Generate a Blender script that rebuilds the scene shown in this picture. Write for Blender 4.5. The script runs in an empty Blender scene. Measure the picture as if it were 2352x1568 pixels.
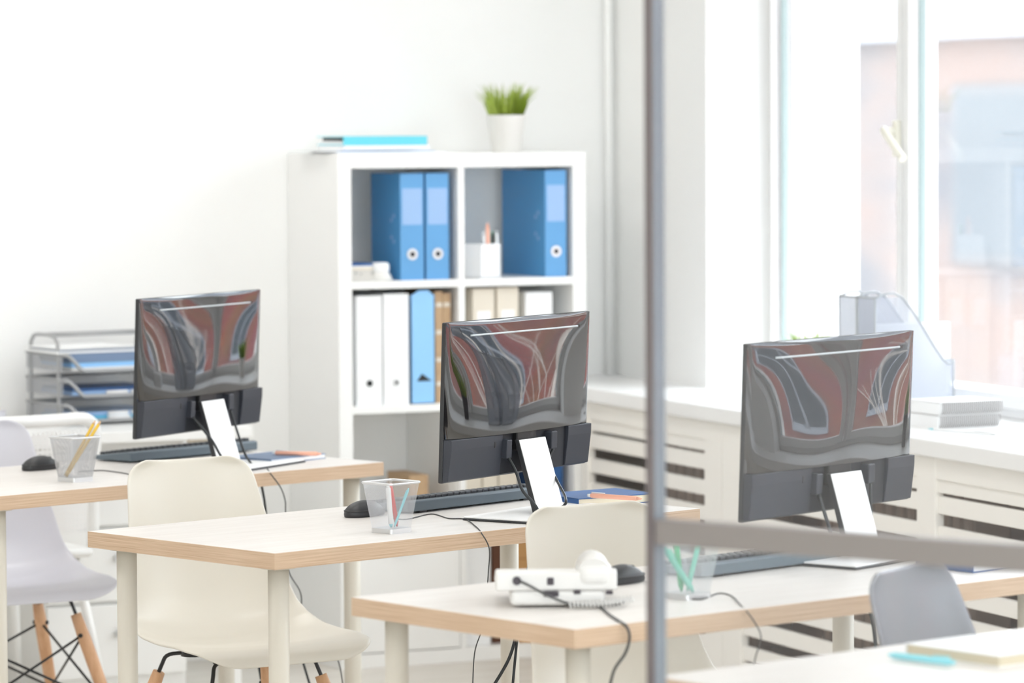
import bpy, bmesh, math, random
from mathutils import Vector, Matrix
random.seed(7)
R = math.radians
sc = bpy.context.scene
COL = sc.collection

# ------------------------------------------------------------------ camera model
FPX, TILT, ROLL, EYE, YAW = 8937.0, 0.0566, -0.00582, 1.579, R(24.9)
FW = Vector((math.sin(YAW), math.cos(YAW), 0)); RT = Vector((math.cos(YAW), -math.sin(YAW), 0)); UP = Vector((0, 0, 1))
CAMD = FW * math.cos(TILT) - UP * math.sin(TILT)
CAMU = FW * math.sin(TILT) + UP * math.cos(TILT)
cr, sr = math.cos(ROLL), math.sin(ROLL)
CX = RT * cr + CAMU * sr
CY = -RT * sr + CAMU * cr
EYEP = Vector((0, 0, EYE))
def ray(x, y): return CAMD + CX * ((x - 1176) / FPX) - CY * ((y - 784) / FPX)
def G(x, y, z):
    r = ray(x, y); return EYEP + r * ((z - EYE) / r.z)
def PL(x, y, p, n):
    r = ray(x, y); n = Vector(n); return EYEP + r * ((Vector(p) - EYEP).dot(n) / r.dot(n))

# ------------------------------------------------------------------ materials
def newmat(name):
    m = bpy.data.materials.new(name); m.use_nodes = True
    nt = m.node_tree; return m, nt, nt.nodes['Principled BSDF']
def mat(name, col, rough=.5, metal=0, spec=.5, ior=1.5, bump=0, bscale=60, trans=0, var=0, vscale=8, coat=0):
    m, nt, b = newmat(name)
    b.inputs['Base Color'].default_value = (*col, 1); b.inputs['Roughness'].default_value = rough
    b.inputs['Metallic'].default_value = metal; b.inputs['Specular IOR Level'].default_value = spec
    b.inputs['IOR'].default_value = ior; b.inputs['Transmission Weight'].default_value = trans
    b.inputs['Coat Weight'].default_value = coat
    tc = nt.nodes.new('ShaderNodeTexCoord')
    if var:
        n = nt.nodes.new('ShaderNodeTexNoise'); n.inputs['Scale'].default_value = vscale; n.inputs['Detail'].default_value = 4
        nt.links.new(tc.outputs['Object'], n.inputs['Vector'])
        mx = nt.nodes.new('ShaderNodeMix'); mx.data_type = 'RGBA'
        mx.inputs[6].default_value = (*[c * (1 - var) for c in col], 1); mx.inputs[7].default_value = (*[min(1, c * (1 + var)) for c in col], 1)
        nt.links.new(n.outputs['Fac'], mx.inputs[0]); nt.links.new(mx.outputs[2], b.inputs['Base Color'])
    if bump:
        n = nt.nodes.new('ShaderNodeTexNoise'); n.inputs['Scale'].default_value = bscale; n.inputs['Detail'].default_value = 3
        nt.links.new(tc.outputs['Object'], n.inputs['Vector'])
        bp = nt.nodes.new('ShaderNodeBump'); bp.inputs['Strength'].default_value = bump; bp.inputs['Distance'].default_value = .002
        nt.links.new(n.outputs['Fac'], bp.inputs['Height']); nt.links.new(bp.outputs['Normal'], b.inputs['Normal'])
    return m
def wood(name, c1, c2, scale=(3, 60, 60), rough=.45, spec=.4, detail=6):
    m, nt, b = newmat(name)
    tc = nt.nodes.new('ShaderNodeTexCoord'); mp = nt.nodes.new('ShaderNodeMapping'); mp.inputs['Scale'].default_value = scale
    n = nt.nodes.new('ShaderNodeTexNoise'); n.inputs['Scale'].default_value = 1; n.inputs['Detail'].default_value = detail; n.inputs['Roughness'].default_value = .65
    rp = nt.nodes.new('ShaderNodeValToRGB'); rp.color_ramp.elements[0].position = .32; rp.color_ramp.elements[1].position = .62
    rp.color_ramp.elements[0].color = (*c1, 1); rp.color_ramp.elements[1].color = (*c2, 1)
    nt.links.new(tc.outputs['Object'], mp.inputs['Vector']); nt.links.new(mp.outputs['Vector'], n.inputs['Vector'])
    nt.links.new(n.outputs['Fac'], rp.inputs['Fac']); nt.links.new(rp.outputs['Color'], b.inputs['Base Color'])
    b.inputs['Roughness'].default_value = rough; b.inputs['Specular IOR Level'].default_value = spec
    return m
def meshmat(name, col, n=90, thr=.35, metal=.8, rough=.4):
    """expanded metal: a diamond lattice cut out with transparency, from UVs in metres"""
    m, nt, b = newmat(name)
    b.inputs['Base Color'].default_value = (*col, 1); b.inputs['Metallic'].default_value = metal; b.inputs['Roughness'].default_value = rough
    uv = nt.nodes.new('ShaderNodeUVMap'); sep = nt.nodes.new('ShaderNodeSeparateXYZ'); nt.links.new(uv.outputs['UV'], sep.inputs[0])
    def mth(op, a, bb):
        q = nt.nodes.new('ShaderNodeMath'); q.operation = op
        for i, v in enumerate((a, bb)):
            if v is None: continue
            if isinstance(v, (int, float)): q.inputs[i].default_value = v
            else: nt.links.new(v, q.inputs[i])
        return q.outputs[0]
    U, V = sep.outputs[0], sep.outputs[1]
    s1 = mth('ABSOLUTE', mth('SINE', mth('MULTIPLY', mth('ADD', U, V), n * math.pi), None), None)
    s2 = mth('ABSOLUTE', mth('SINE', mth('MULTIPLY', mth('SUBTRACT', U, V), n * math.pi), None), None)
    solid = mth('LESS_THAN', mth('MINIMUM', s1, s2), thr)
    tr = nt.nodes.new('ShaderNodeBsdfTransparent'); ms = nt.nodes.new('ShaderNodeMixShader')
    out = nt.nodes['Material Output']
    nt.links.new(solid, ms.inputs[0]); nt.links.new(tr.outputs[0], ms.inputs[1]); nt.links.new(b.outputs[0], ms.inputs[2])
    nt.links.new(ms.outputs[0], out.inputs['Surface'])
    return m
def glassmat(name, tint=(1, 1, 1), ior=1.5, veil=0.0, veilcol=(1, 1, 1), refl=1.0):
    m, nt, b = newmat(name); nt.nodes.remove(b); out = nt.nodes['Material Output']
    tr = nt.nodes.new('ShaderNodeBsdfTransparent'); tr.inputs[0].default_value = (*tint, 1)
    gl = nt.nodes.new('ShaderNodeBsdfGlossy'); gl.inputs['Roughness'].default_value = .02
    geo = nt.nodes.new('ShaderNodeNewGeometry'); dt = nt.nodes.new('ShaderNodeVectorMath'); dt.operation = 'DOT_PRODUCT'
    nt.links.new(geo.outputs['Normal'], dt.inputs[0]); nt.links.new(geo.outputs['Incoming'], dt.inputs[1])
    prev_ = dt.outputs['Value']; f0 = ((ior - 1) / (ior + 1)) ** 2
    for op, v, rev in (('ABSOLUTE', None, 0), ('SUBTRACT', 1.0, 1), ('POWER', 5.0, 0), ('MULTIPLY', (1 - f0) * refl, 0), ('ADD', f0 * refl, 0)):
        ml = nt.nodes.new('ShaderNodeMath'); ml.operation = op
        nt.links.new(prev_, ml.inputs[1 if rev else 0])
        if v is not None: ml.inputs[0 if rev else 1].default_value = v
        prev_ = ml.outputs[0]
    ms = nt.nodes.new('ShaderNodeMixShader'); nt.links.new(ml.outputs[0], ms.inputs[0])
    nt.links.new(tr.outputs[0], ms.inputs[1]); nt.links.new(gl.outputs[0], ms.inputs[2])
    last = ms
    if veil:  # whitish veil blended in to imitate glare over the pane
        tl = nt.nodes.new('ShaderNodeBsdfTranslucent'); tl.inputs[0].default_value = (*veilcol, 1)
        m2 = nt.nodes.new('ShaderNodeMixShader'); m2.inputs[0].default_value = veil
        nt.links.new(ms.outputs[0], m2.inputs[1]); nt.links.new(tl.outputs[0], m2.inputs[2]); last = m2
    nt.links.new(last.outputs[0], out.inputs['Surface'])
    return m

M = {}
M['wall'] = mat('painted plaster', (.87, .87, .86), .8, spec=.2, bump=.05, bscale=40)
M['white'] = mat('white laminate', (.86, .86, .85), .4)
M['cover'] = mat('warm white paint', (.90, .875, .83), .5)
M['sill'] = mat('white sill', (.88, .88, .88), .35)
M['floor'] = wood('pale floor', (.62, .58, .52), (.72, .69, .64), (2, 30, 30), .5)
M['top'] = wood('desk top veneer', (.72, .685, .65), (.78, .75, .72), (4, 45, 45), .38)
M['edge'] = wood('desk edge veneer', (.48, .325, .21), (.66, .50, .36), (5, 5, 420), .5)
M['leg'] = mat('beige powder coat', (.63, .59, .51), .45)
M['cream'] = mat('cream polypropylene', (.70, .665, .59), .35, spec=.45)
M['lav'] = mat('pale grey polypropylene', (.66, .66, .72), .35, spec=.45)
M['grey'] = mat('grey polypropylene', (.22, .225, .25), .25, spec=.6)
M['beech'] = wood('beech', (.58, .32, .17), (.72, .44, .26), (40, 40, 5), .45)
M['black'] = mat('black metal', (.012, .012, .013), .4)
M['blackplastic'] = mat('black plastic', (.03, .031, .034), .45, bump=.02)
M['hous'] = mat('shade darkened plastic', (.018, .020, .026), .55, bump=.05, bscale=300)  # darkened to paint the overhang's shadow into the connector recess
M['housl'] = mat('matte slate plastic', (.034, .038, .050), .5, bump=.05, bscale=300)
M['gloss'] = mat('glossy black back', (.012, .011, .012), .03, ior=2.0)
M['slit'] = mat('silver slot', (.55, .60, .62), .35)
M['silver'] = mat('bright silver', (.93, .93, .93), .42, metal=.0, spec=.8)
M['steel'] = mat('brushed steel', (.72, .73, .74), .35, metal=.9)
M['chrome'] = mat('chrome', (.85, .86, .87), .15, metal=1)
M['partlit'] = mat('window lit aluminium tone', (.225, .255, .285), .4, metal=.2)  # bluish window light put into the post's colour
M['partshade'] = mat('shaded side tone', (.135, .115, .115), .5)  # shade on the post's left side, put into colour
M['part'] = mat('grey anodised aluminium', (.265, .24, .23), .42, metal=.35)  # warm tone paints bounced light on the rail
M['screen'] = mat('screen', (.01, .01, .012), .25)
M['cable'] = mat('black cable', (.016, .02, .022), .4)
M['greycable'] = mat('dark grey cable', (.06, .06, .06), .5)
M['whitecable'] = mat('white cable', (.85, .85, .83), .45)
M['key'] = mat('grey keys', (.055, .06, .068), .45)
M['kbody'] = mat('blue grey keyboard shell', (.12, .155, .185), .4)
M['blue'] = mat('blue binder cover', (.065, .29, .58), .4, bump=.08, bscale=400)
M['bluespine'] = mat('light blue binder spine', (.115, .34, .64), .4)
M['lblue'] = mat('sky blue board', (.28, .56, .90), .5)
M['label'] = mat('label sleeve', (.30, .47, .74), .3)
M['navy'] = mat('navy cover', (.025, .10, .29), .45)
M['turq'] = mat('turquoise plastic', (.13, .62, .74), .4)
M['aqua'] = mat('aqua plastic', (.25, .68, .76), .35)
M['paper'] = mat('white paper', (.86, .87, .88), .7)
M['pages'] = mat('cream pages', (.80, .74, .58), .75)
M['pages2'] = mat('old cream pages', (.62, .54, .38), .8)
M['beige'] = mat('beige board', (.72, .66, .56), .6)
M['oldbook'] = mat('tan book cloth', (.50, .34, .20), .7, var=.25, vscale=30)
M['cardb'] = mat('cardboard', (.50, .28, .11), .7, var=.1)
M['cardshade'] = mat('shaded cardboard side', (.10, .035, .015), .6)  # cardboard's shaded side painted as its own dark brown
M['bluegrey'] = mat('slate blue folder', (.16, .23, .36), .5)
M['cyan'] = mat('cyan folder', (.10, .45, .68), .45)
M['salmon'] = mat('peach plastic', (.95, .50, .36), .35)
M['red'] = mat('red plastic', (.66, .06, .06), .35)
M['green'] = mat('green plastic', (.03, .50, .20), .35)
M['mint'] = mat('mint plastic', (.16, .66, .50), .35)
M['yellow'] = mat('yellow pencil lacquer', (.80, .52, .06), .4)
M['rawwood'] = mat('sharpened wood', (.70, .46, .26), .6)
M['graphite'] = mat('graphite', (.03, .03, .03), .4)
M['pot'] = mat('white ceramic', (.72, .71, .68), .35)
M['soil'] = mat('soil', (.06, .045, .02), .9)
M['grass'] = mat('grass blade', (.33, .43, .06), .5, var=.45, vscale=60)
M['grassl'] = mat('pale grass blade', (.30, .46, .05), .5, var=.3, vscale=60)
M['phone'] = mat('ivory phone plastic', (.70, .69, .67), .35)
M['phoned'] = mat('dark socket', (.05, .04, .05), .5)
M['mesh'] = meshmat('silver wire mesh', (.50, .51, .53), 260, .46, metal=.6)
M['meshfine'] = meshmat('pale wire mesh', (.72, .75, .78), 330, .26)
M['meshfile'] = meshmat('white wire mesh', (.50, .54, .62), 300, .62, metal=.1, rough=.5)
M['meshtray'] = meshmat('grey wire mesh', (.42, .43, .45), 200, .62, metal=.3)
M['wire'] = mat('grey white wire', (.40, .43, .46), .4)
M['wglass'] = glassmat('window glass', (.97, .985, .985), 1.5, veil=.02, refl=1.25)
M['pglass'] = glassmat('partition glass', (.975, .98, .985), 1.5, veil=.012)
M['frame'] = mat('white upvc', (.84, .84, .84), .35)
M['seal'] = mat('grey green gasket', (.40, .52, .52), .5)
M['ext'] = mat('white exterior render', (.85, .85, .85), .8)
M['handle'] = mat('cream handle', (.86, .84, .74), .3)
M['niche'] = mat('brown brick niche', (.70, .46, .34), .8, var=.5, vscale=5)
M['rad'] = mat('brown radiator', (.36, .26, .20), .5)
M['traywire'] = mat('grey tray wire', (.36, .365, .37), .4, metal=.3)
M['bark'] = mat('pale bark', (.62, .55, .50), .8)
M['roofm'] = mat('grey roof', (.30, .32, .36), .6)
M['pane'] = mat('dark window pane', (.05, .065, .08), .3, spec=.3)
M['pane2'] = mat('grey window pane', (.08, .09, .10), .6, spec=.2)
def brickmat():
    m, nt, b = newmat('red brick')
    tc = nt.nodes.new('ShaderNodeTexCoord'); sp = nt.nodes.new('ShaderNodeSeparateXYZ'); cb = nt.nodes.new('ShaderNodeCombineXYZ')
    br = nt.nodes.new('ShaderNodeTexBrick'); br.inputs['Scale'].default_value = 4.0
    br.inputs['Color1'].default_value = (.17, .046, .034, 1); br.inputs['Color2'].default_value = (.25, .072, .055, 1); br.inputs['Mortar'].default_value = (.26, .21, .19, 1)
    br.inputs['Mortar Size'].default_value = .012
    nt.links.new(tc.outputs['Object'], sp.inputs[0]); nt.links.new(sp.outputs[1], cb.inputs[0]); nt.links.new(sp.outputs[2], cb.inputs[1])
    nt.links.new(cb.outputs[0], br.inputs['Vector'])
    n = nt.nodes.new('ShaderNodeTexNoise'); n.inputs['Scale'].default_value = .7; n.inputs['Detail'].default_value = 5
    nt.links.new(tc.outputs['Object'], n.inputs['Vector'])
    mx = nt.nodes.new('ShaderNodeMix'); mx.data_type = 'RGBA'; mx.blend_type = 'SOFT_LIGHT'; mx.inputs[0].default_value = .8
    nt.links.new(br.outputs['Color'], mx.inputs[6]); nt.links.new(n.outputs['Color'], mx.inputs[7])
    nt.links.new(mx.outputs[2], b.inputs['Base Color']); b.inputs['Roughness'].default_value = .85
    return m
M['brick'] = brickmat()

# ------------------------------------------------------------------ mesh helpers
class MB:
    def __init__(s): s.bm = bmesh.new(); s.uv = s.bm.loops.layers.uv.new('UVMap')
    def box(s, x0, x1, y0, y1, z0, z1, bev=0, rot=None, seg=2, mi=0):
        r = bmesh.ops.create_cube(s.bm, size=1); vs = r['verts']
        bmesh.ops.scale(s.bm, vec=(x1 - x0, y1 - y0, z1 - z0), verts=vs)
        bmesh.ops.translate(s.bm, vec=((x0 + x1) / 2, (y0 + y1) / 2, (z0 + z1) / 2), verts=vs)
        if rot is not None: bmesh.ops.transform(s.bm, matrix=rot, verts=vs)
        es = list({e for v in vs for e in v.link_edges}); fs = {f for v in vs for f in v.link_faces}
        for f in fs: f.material_index = mi
        if bev:
            bmesh.ops.bevel(s.bm, geom=es, offset=bev, segments=seg, profile=.5, affect='EDGES')
        return s
    def tube(s, pts, r, n=8, cap=True, mi=0):
        pts = [Vector(p) for p in pts]; rr = r if isinstance(r, (list, tuple)) else [r] * len(pts); rings = []
        t0 = (pts[1] - pts[0]).normalized()
        a = t0.orthogonal().normalized()
        for i, p in enumerate(pts):
            t = ((pts[min(i + 1, len(pts) - 1)] - pts[max(i - 1, 0)])).normalized()
            a = (a - t * a.dot(t));
            a = a.normalized() if a.length > 1e-6 else t.orthogonal().normalized()
            b = t.cross(a)
            rings.append([s.bm.verts.new(p + (a * math.cos(2 * math.pi * k / n) + b * math.sin(2 * math.pi * k / n)) * rr[i]) for k in range(n)])
        for i in range(len(rings) - 1):
            for k in range(n):
                f = s.bm.faces.new((rings[i][k], rings[i][(k + 1) % n], rings[i + 1][(k + 1) % n], rings[i + 1][k])); f.smooth = True; f.material_index = mi
        if cap:
            for q, ring in ((0, rings[0]), (1, rings[-1])):
                f = s.bm.faces.new(ring[::-1] if q == 0 else ring); f.material_index = mi
        return s
    def lathe(s, prof, n=32, cap=(True, True), cx=0, cy=0, mi=0):
        rings = [[s.bm.verts.new((cx + r * math.cos(2 * math.pi * k / n), cy + r * math.sin(2 * math.pi * k / n), z)) for k in range(n)] for r, z in prof]
        for i in range(len(rings) - 1):
            for k in range(n):
                f = s.bm.faces.new((rings[i][k], rings[i][(k + 1) % n], rings[i + 1][(k + 1) % n], rings[i + 1][k])); f.smooth = True; f.material_index = mi
        if cap[0]: s.bm.faces.new(rings[0][::-1]).material_index = mi
        if cap[1]: s.bm.faces.new(rings[-1]).material_index = mi
        return s
    def grid(s, fn, nu, nv, smooth=True, mi=0):
        g = [[s.bm.verts.new(fn(i / nu, j / nv)) for j in range(nv + 1)] for i in range(nu + 1)]
        for i in range(nu):
            for j in range(nv):
                f = s.bm.faces.new((g[i][j], g[i + 1][j], g[i + 1][j + 1], g[i][j + 1])); f.smooth = smooth; f.material_index = mi
        return g
    def prism(s, poly, z0, z1, axis='z', mi=0):
        def P(a, b, c): return (a, b, c) if axis == 'z' else ((a, c, b) if axis == 'y' else (c, a, b))
        lo = [s.bm.verts.new(P(a, b, z0)) for a, b in poly]; hi = [s.bm.verts.new(P(a, b, z1)) for a, b in poly]
        n = len(poly)
        for k in range(n): s.bm.faces.new((lo[k], lo[(k + 1) % n], hi[(k + 1) % n], hi[k])).material_index = mi
        s.bm.faces.new(lo[::-1]).material_index = mi; s.bm.faces.new(hi).material_index = mi
        return s
    def quad(s, a, b, c, d, uvs=None, mi=0):
        f = s.bm.faces.new([s.bm.verts.new(p) for p in (a, b, c, d)]); f.material_index = mi
        if uvs:
            for l, u in zip(f.loops, uvs): l[s.uv].uv = u
        return s
    def build(s, name, m, parent=None, loc=None, rz=None, fix=True):
        if fix: bmesh.ops.recalc_face_normals(s.bm, faces=s.bm.faces[:])
        me = bpy.data.meshes.new(name); s.bm.to_mesh(me); s.bm.free()
        for q in (m if isinstance(m, (list, tuple)) else [m]): me.materials.append(q)
        o = bpy.data.objects.new(name, me); COL.objects.link(o)
        if parent is not None: o.parent = parent
        if loc is not None: o.location = loc
        if rz is not None: o.rotation_euler.z = rz
        return o
def tag(o, label, cat, group=None):
    o['label'] = label; o['category'] = cat
    if group: o['group'] = group
    return o
def thing(name, label, cat, loc=(0, 0, 0), rz=0, group=None):
    o = bpy.data.objects.new(name, None); COL.objects.link(o); o.empty_display_size = .05
    o.location = loc; o.rotation_euler.z = rz
    return tag(o, label, cat, group)
def struct(o): o['kind'] = 'structure'; return o
def subsurf(o, n=1):
    md = o.modifiers.new('subsurf', 'SUBSURF'); md.levels = n; md.render_levels = n
def bevelmod(o, w, seg=2):
    md = o.modifiers.new('bevel', 'BEVEL'); md.width = w; md.segments = seg; md.limit_method = 'ANGLE'; md.angle_limit = R(40)
def copy_tree(root, label=None, group=None):
    c = root.copy(); COL.objects.link(c)
    if label: c['label'] = label
    if group: c['group'] = group
    for ch in root.children:
        d = ch.copy(); COL.objects.link(d); d.parent = c
        for g in ch.children:
            e = g.copy(); COL.objects.link(e); e.parent = d
    return c
def smooth_path(pts, n=6):
    pts = [Vector(p) for p in pts]; out = []
    for i in range(len(pts) - 1):
        p0, p1, p2, p3 = pts[max(i - 1, 0)], pts[i], pts[i + 1], pts[min(i + 2, len(pts) - 1)]
        for k in range(n):
            t = k / n
            out.append(.5 * ((2 * p1) + (p2 - p0) * t + (2 * p0 - 5 * p1 + 4 * p2 - p3) * t * t + (3 * p1 - p0 - 3 * p2 + p3) * t ** 3))
    out.append(pts[-1]); return out

# ------------------------------------------------------------------ room shell
YB = 10.715                    # back wall
CORNER = Vector((5.32, YB, 0)); WA = R(-2.58)
WLEN = 12.6
WM = Matrix.Translation(CORNER) @ Matrix.Rotation(WA, 4, 'Z')   # local x = outwards, local y = -distance from the corner
XL, YF = -3.2, -1.5
CEIL = 3.0
floor = struct(MB().box(XL - .2, 6.6, YF - .2, YB + .2, -.1, 0).build('floor', M['floor']))
ceil = struct(MB().box(XL - .2, 6.4, YF - .2, YB + .2, CEIL, CEIL + .1).build('ceiling', M['wall']))
struct(MB().box(XL - .2, 5.75, YB, YB + .2, 0, CEIL).build('wall_back', M['wall']))
struct(MB().box(XL - .2, XL, YF, YB, 0, CEIL).build('wall_left', M['wall']))
b = MB(); FX0, FX1, FZ0, FZ1 = -2.6, 4.9, .45, 2.75
b.box(XL - .2, FX0, YF - .2, YF, 0, CEIL); b.box(FX1, 6.6, YF - .2, YF, 0, CEIL); b.box(FX0, FX1, YF - .2, YF, 0, FZ0); b.box(FX0, FX1, YF - .2, YF, FZ1, CEIL)
struct(b.build('wall_front', M['wall']))
wf_ = bpy.data.objects.new('window_5', None); COL.objects.link(wf_); struct(wf_)  # unseen window, added behind the camera for frontal fill light
b = MB()
for k_ in range(6):
    x_ = FX0 + (FX1 - FX0) * k_ / 5; b.box(max(FX0, x_ - .04), min(FX1, x_ + .04), YF - .14, YF - .06, FZ0, FZ1)
b.box(FX0, FX1, YF - .14, YF - .06, FZ0, FZ0 + .05); b.box(FX0, FX1, YF - .14, YF - .06, FZ1 - .05, FZ1)
b.build('window_frame', M['frame'], wf_)
MB().box(FX0, FX1, YF - .103, YF - .097, FZ0, FZ1).build('glass_pane', M['wglass'], wf_)  # pane of the window added behind the camera
struct(MB().box(XL, 4.2, YB - .014, YB, 0, .07, .003).build('baseboard_back', M['white']))
SILL, HEAD = .798, 2.55
OPEN = [(.67, 2.60), (2.95, 4.95), (5.30, 7.30), (7.65, 9.65)]
b = MB(); T0, T1 = 0.0, .5
b.box(T0, T1, -WLEN, .25, HEAD, CEIL)                       # above the windows
b.box(T0 + .18, T1, -WLEN, .25, 0, SILL - .045)             # thinner parapet: the radiator niche
prev = -.25
for s0, s1 in OPEN + [(WLEN, 0)]:
    b.box(T0, T1, -s0, -prev, SILL - .045, HEAD); prev = s1
o = struct(b.build('wall_right', M['wall'])); o.matrix_world = WM
o = struct(MB().box(.165, .179, -WLEN, -.4, .01, SILL - .05).build('trim_2', M['niche'])); o.matrix_world = WM
# outside sills of white render around every opening
b = MB()
for s0, s1 in OPEN:
    b.box(.30, .56, -s1, -s0, SILL - .045, SILL + .03)
o = struct(b.build('trim_3', M['ext'])); o.matrix_world = WM
# the long deep sill board, notched around the bookcase corner
b = MB()
poly = [(-.31, -.40), (-.31, -WLEN), (.0, -WLEN), (.0, -.0), (-.27, -.0), (-.27, -.40)]
b.prism(poly, SILL - .042, SILL)
for s0, s1 in OPEN: b.box(-.001, .25, -s1, -s0, SILL - .042, SILL)
o = struct(b.build('trim_1', M['sill'])); o.matrix_world = WM; bevelmod(o, .004)

# windows
def window(idx, s0, s1, mull):
    root = bpy.data.objects.new('window_%d' % idx, None); COL.objects.link(root); root.matrix_world = WM; struct(root)
    z0, z1 = SILL, HEAD
    f = MB()
    f.box(.21, .30, -s0 - .03, -s0, z0, z1, .004); f.box(.21, .30, -s1, -s1 + .03, z0, z1, .004)
    f.box(.21, .30, -s1, -s0, z0, z0 + .03, .004); f.box(.21, .30, -s1, -s0, z1 - .03, z1, .004)
    for a, c in mull: f.box(.215, .30, -(a + c) / 2 - .012, -(a + c) / 2 + .012, z0, z1, .003)
    f.build('window_frame', M['frame'], root)
    edges = [s0 + .03] + [v for a, c in mull for v in (a, c)] + [s1 - .03]
    for i in range(0, len(edges), 2):
        a, c = edges[i], edges[i + 1]
        if i: a = a
        st = .038
        ss = MB(); al, cl = (a - (.032 if i else 0)), (c + (.032 if i + 2 < len(edges) else 0))
        ss.box(.195, .265, -a, -al - 0.0 if al < a else -a + .0001, z0 + .025, z1 - .025, .004)
        ss.box(.195, .265, -cl if cl > c else -c - .0001, -c, z0 + .025, z1 - .025, .004)
        ss.box(.195, .265, -cl, -al, z0 + .025, z0 + .065, .004); ss.box(.195, .265, -cl, -al, z1 - .065, z1 - .025, .004)
        sash = ss.build('window_sash', M['frame'], root)
        MB().box(.236, .240, -c, -a, z0 + .065, z1 - .065).build('glass_pane', M['wglass'], sash)
        g = MB()
        for yy in (-a, -c): g.box(.228, .248, yy - .003, yy + .003, z0 + .065, z1 - .065)
        g.build('gasket', M['seal'], sash)
        if i == 0:
            h = MB(); hz = 1.525
            yh = -(c + .018)
            h.box(.180, .196, yh - .014, yh + .014, hz - .05, hz + .05, .004)
            h.tube([(.186, yh, hz + .02), (.150, yh, hz + .02)], .011, 12)
            h.tube(smooth_path([(.152, yh, hz + .022), (.146, yh - .012, hz + .016), (.146, yh - .115, hz - .055)], 4), .0115, 12)
            h.build('window_handle', M['handle'], sash)
    return root
window(1, .67, 2.60, [(1.475, 1.545), (2.205, 2.27)])
for k, (s0, s1) in enumerate(OPEN[1:]):
    window(k + 2, s0, s1, [(s0 + .82, s0 + .93), (s0 + 1.45, s0 + 1.55)])

# radiator cover under the sill
rc = thing('radiator_cover', 'warm white slatted radiator cover below the long windowsill', 'radiator cover'); rc.matrix_world = WM
f = MB(); X0, X1 = -.285, -.262
f.box(X0, X1, -WLEN, -.41, .700, SILL - .043, .002)
f.box(X0, X1, -WLEN, -.41, .0, .085, .002)
stiles = [(.41, .455), (1.262, 1.372), (1.376, 1.49), (2.49, 2.585)]
s = 2.585
while s + 1.2 < WLEN:
    stiles += [(s + 1.02, s + 1.115)]; s += 1.115
for a, c in stiles: f.box(X0 - .002, X1, -c, -a, .0, .752, .002)
f.build('cover_frame', M['cover'], rc)
edges = sorted(stiles); bays = [(edges[0][1], edges[1][0])] + [(edges[i][1], edges[i + 1][0]) for i in range(2, len(edges) - 1)]
gaps = [.586 - .0715 * k for k in range(7)]
for n, (a, c) in enumerate(bays):
    f = MB(); tops = [.659] + gaps; bots = [g + .030 for g in gaps] + [.118]
    f.box(X0 + .006, X1 - .002, -c, -a, .668, .705, .001)
    for t, bt in zip(tops, bots): f.box(X0 + .006, X1 - .002, -c, -a, bt, t, .0015)
    f.box(X0 + .006, X1 - .002, -c, -a, .08, .109, .001)
    f.build('slatted_panel', M['cover'], rc)
for n, (s0, s1) in enumerate([(.55, 1.20), (1.6, 2.4), (2.75, 3.5), (3.95, 4.7)]):
    rad = tag(MB().build('radiator', M['rad']), ['dark radiator behind the slats beside the bookcase', 'dark radiator behind the slats under the right-hand desk', 'dark radiator behind the slats under the spiral notebooks', 'dark radiator behind the slats past the spiral notebooks'][n], 'radiator', 'radiators behind the slatted cover')
    bm2 = bmesh.new(); q = MB(); q.bm.free(); q.bm = bm2; q.uv = bm2.loops.layers.uv.new('UVMap')
    k = s0
    while k < s1:
        q.box(-.10, .02, -k - .045, -k, .10, .64, .015); k += .06
    q.box(-.06, -.02, -s1, -s0, .13, .16); q.box(-.06, -.02, -s1, -s0, .58, .61); q.box(-.06, -.02, -s0 - .1, -s0 - .06, 0, .12)
    q.box(-.06, -.02, -s1 + .06, -s1 + .1, 0, .12)
    bm2.to_mesh(rad.data); bm2.free(); rad.matrix_world = WM
hp = MB().tube([(5.29, 10.688, SILL), (5.29, 10.688, CEIL)], .0125, 16).tube([(5.29, 10.688, 1.9), (5.29, 10.715, 1.9)], .006, 8)
tag(hp.build('heating_pipe', M['white']), 'thin white vertical heating pipe in the corner behind the bookcase', 'pipe')

# ------------------------------------------------------------------ outside
bf = thing('street_building', 'red brick building across the street beyond the windows', 'building', (18.5, 9, 0), WA)
MB().box(0, 1, -40, 13, -8, 3.6).build('brick_wall', M['brick'], bf)
MB().box(-.25, 1.2, -40, 13, 3.6, 3.95, .05).build('cornice', M['ext'], bf)
MB().box(-.1, 4, -40, 13, 3.95, 6.0).build('roof', M['roofm'], bf)
def blotch():
    m, nt, b_ = newmat('glare washed render'); tc = nt.nodes.new('ShaderNodeTexCoord'); n = nt.nodes.new('ShaderNodeTexNoise'); n.inputs['Scale'].default_value = .55; n.inputs['Detail'].default_value = 3
    mp = nt.nodes.new('ShaderNodeMapping'); mp.inputs['Scale'].default_value = (1, .6, 1.6); rp = nt.nodes.new('ShaderNodeValToRGB')
    e = rp.color_ramp.elements; e[0].position = .36; e[0].color = (.088, .086, .095, 1); e[1].position = .62; e[1].color = (.160, .110, .095, 1)
    e2 = rp.color_ramp.elements.new(.5); e2.color = (.135, .108, .102, 1)
    for a_, c_ in ((tc.outputs['Object'], mp.inputs[0]), (mp.outputs[0], n.inputs['Vector']), (n.outputs['Fac'], rp.inputs[0]), (rp.outputs[0], b_.inputs['Base Color'])): nt.links.new(a_, c_)
    b_.inputs['Roughness'].default_value = .9; return m
M['pale'] = blotch()  # pale tones paint the glare over the distant facade
pb = thing('street_house', 'pale house further down the street, coloured as glare washed brick', 'building', (18.5, 9, 0), WA)
MB().box(.0, 1, 13.05, 75, -8, 2.35).build('house_wall', M['pale'], pb)
MB().box(-.2, 3, 13.05, 75, 2.35, 3.1).build('roof', M['roofm'], pb)
random.seed(3)
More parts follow.
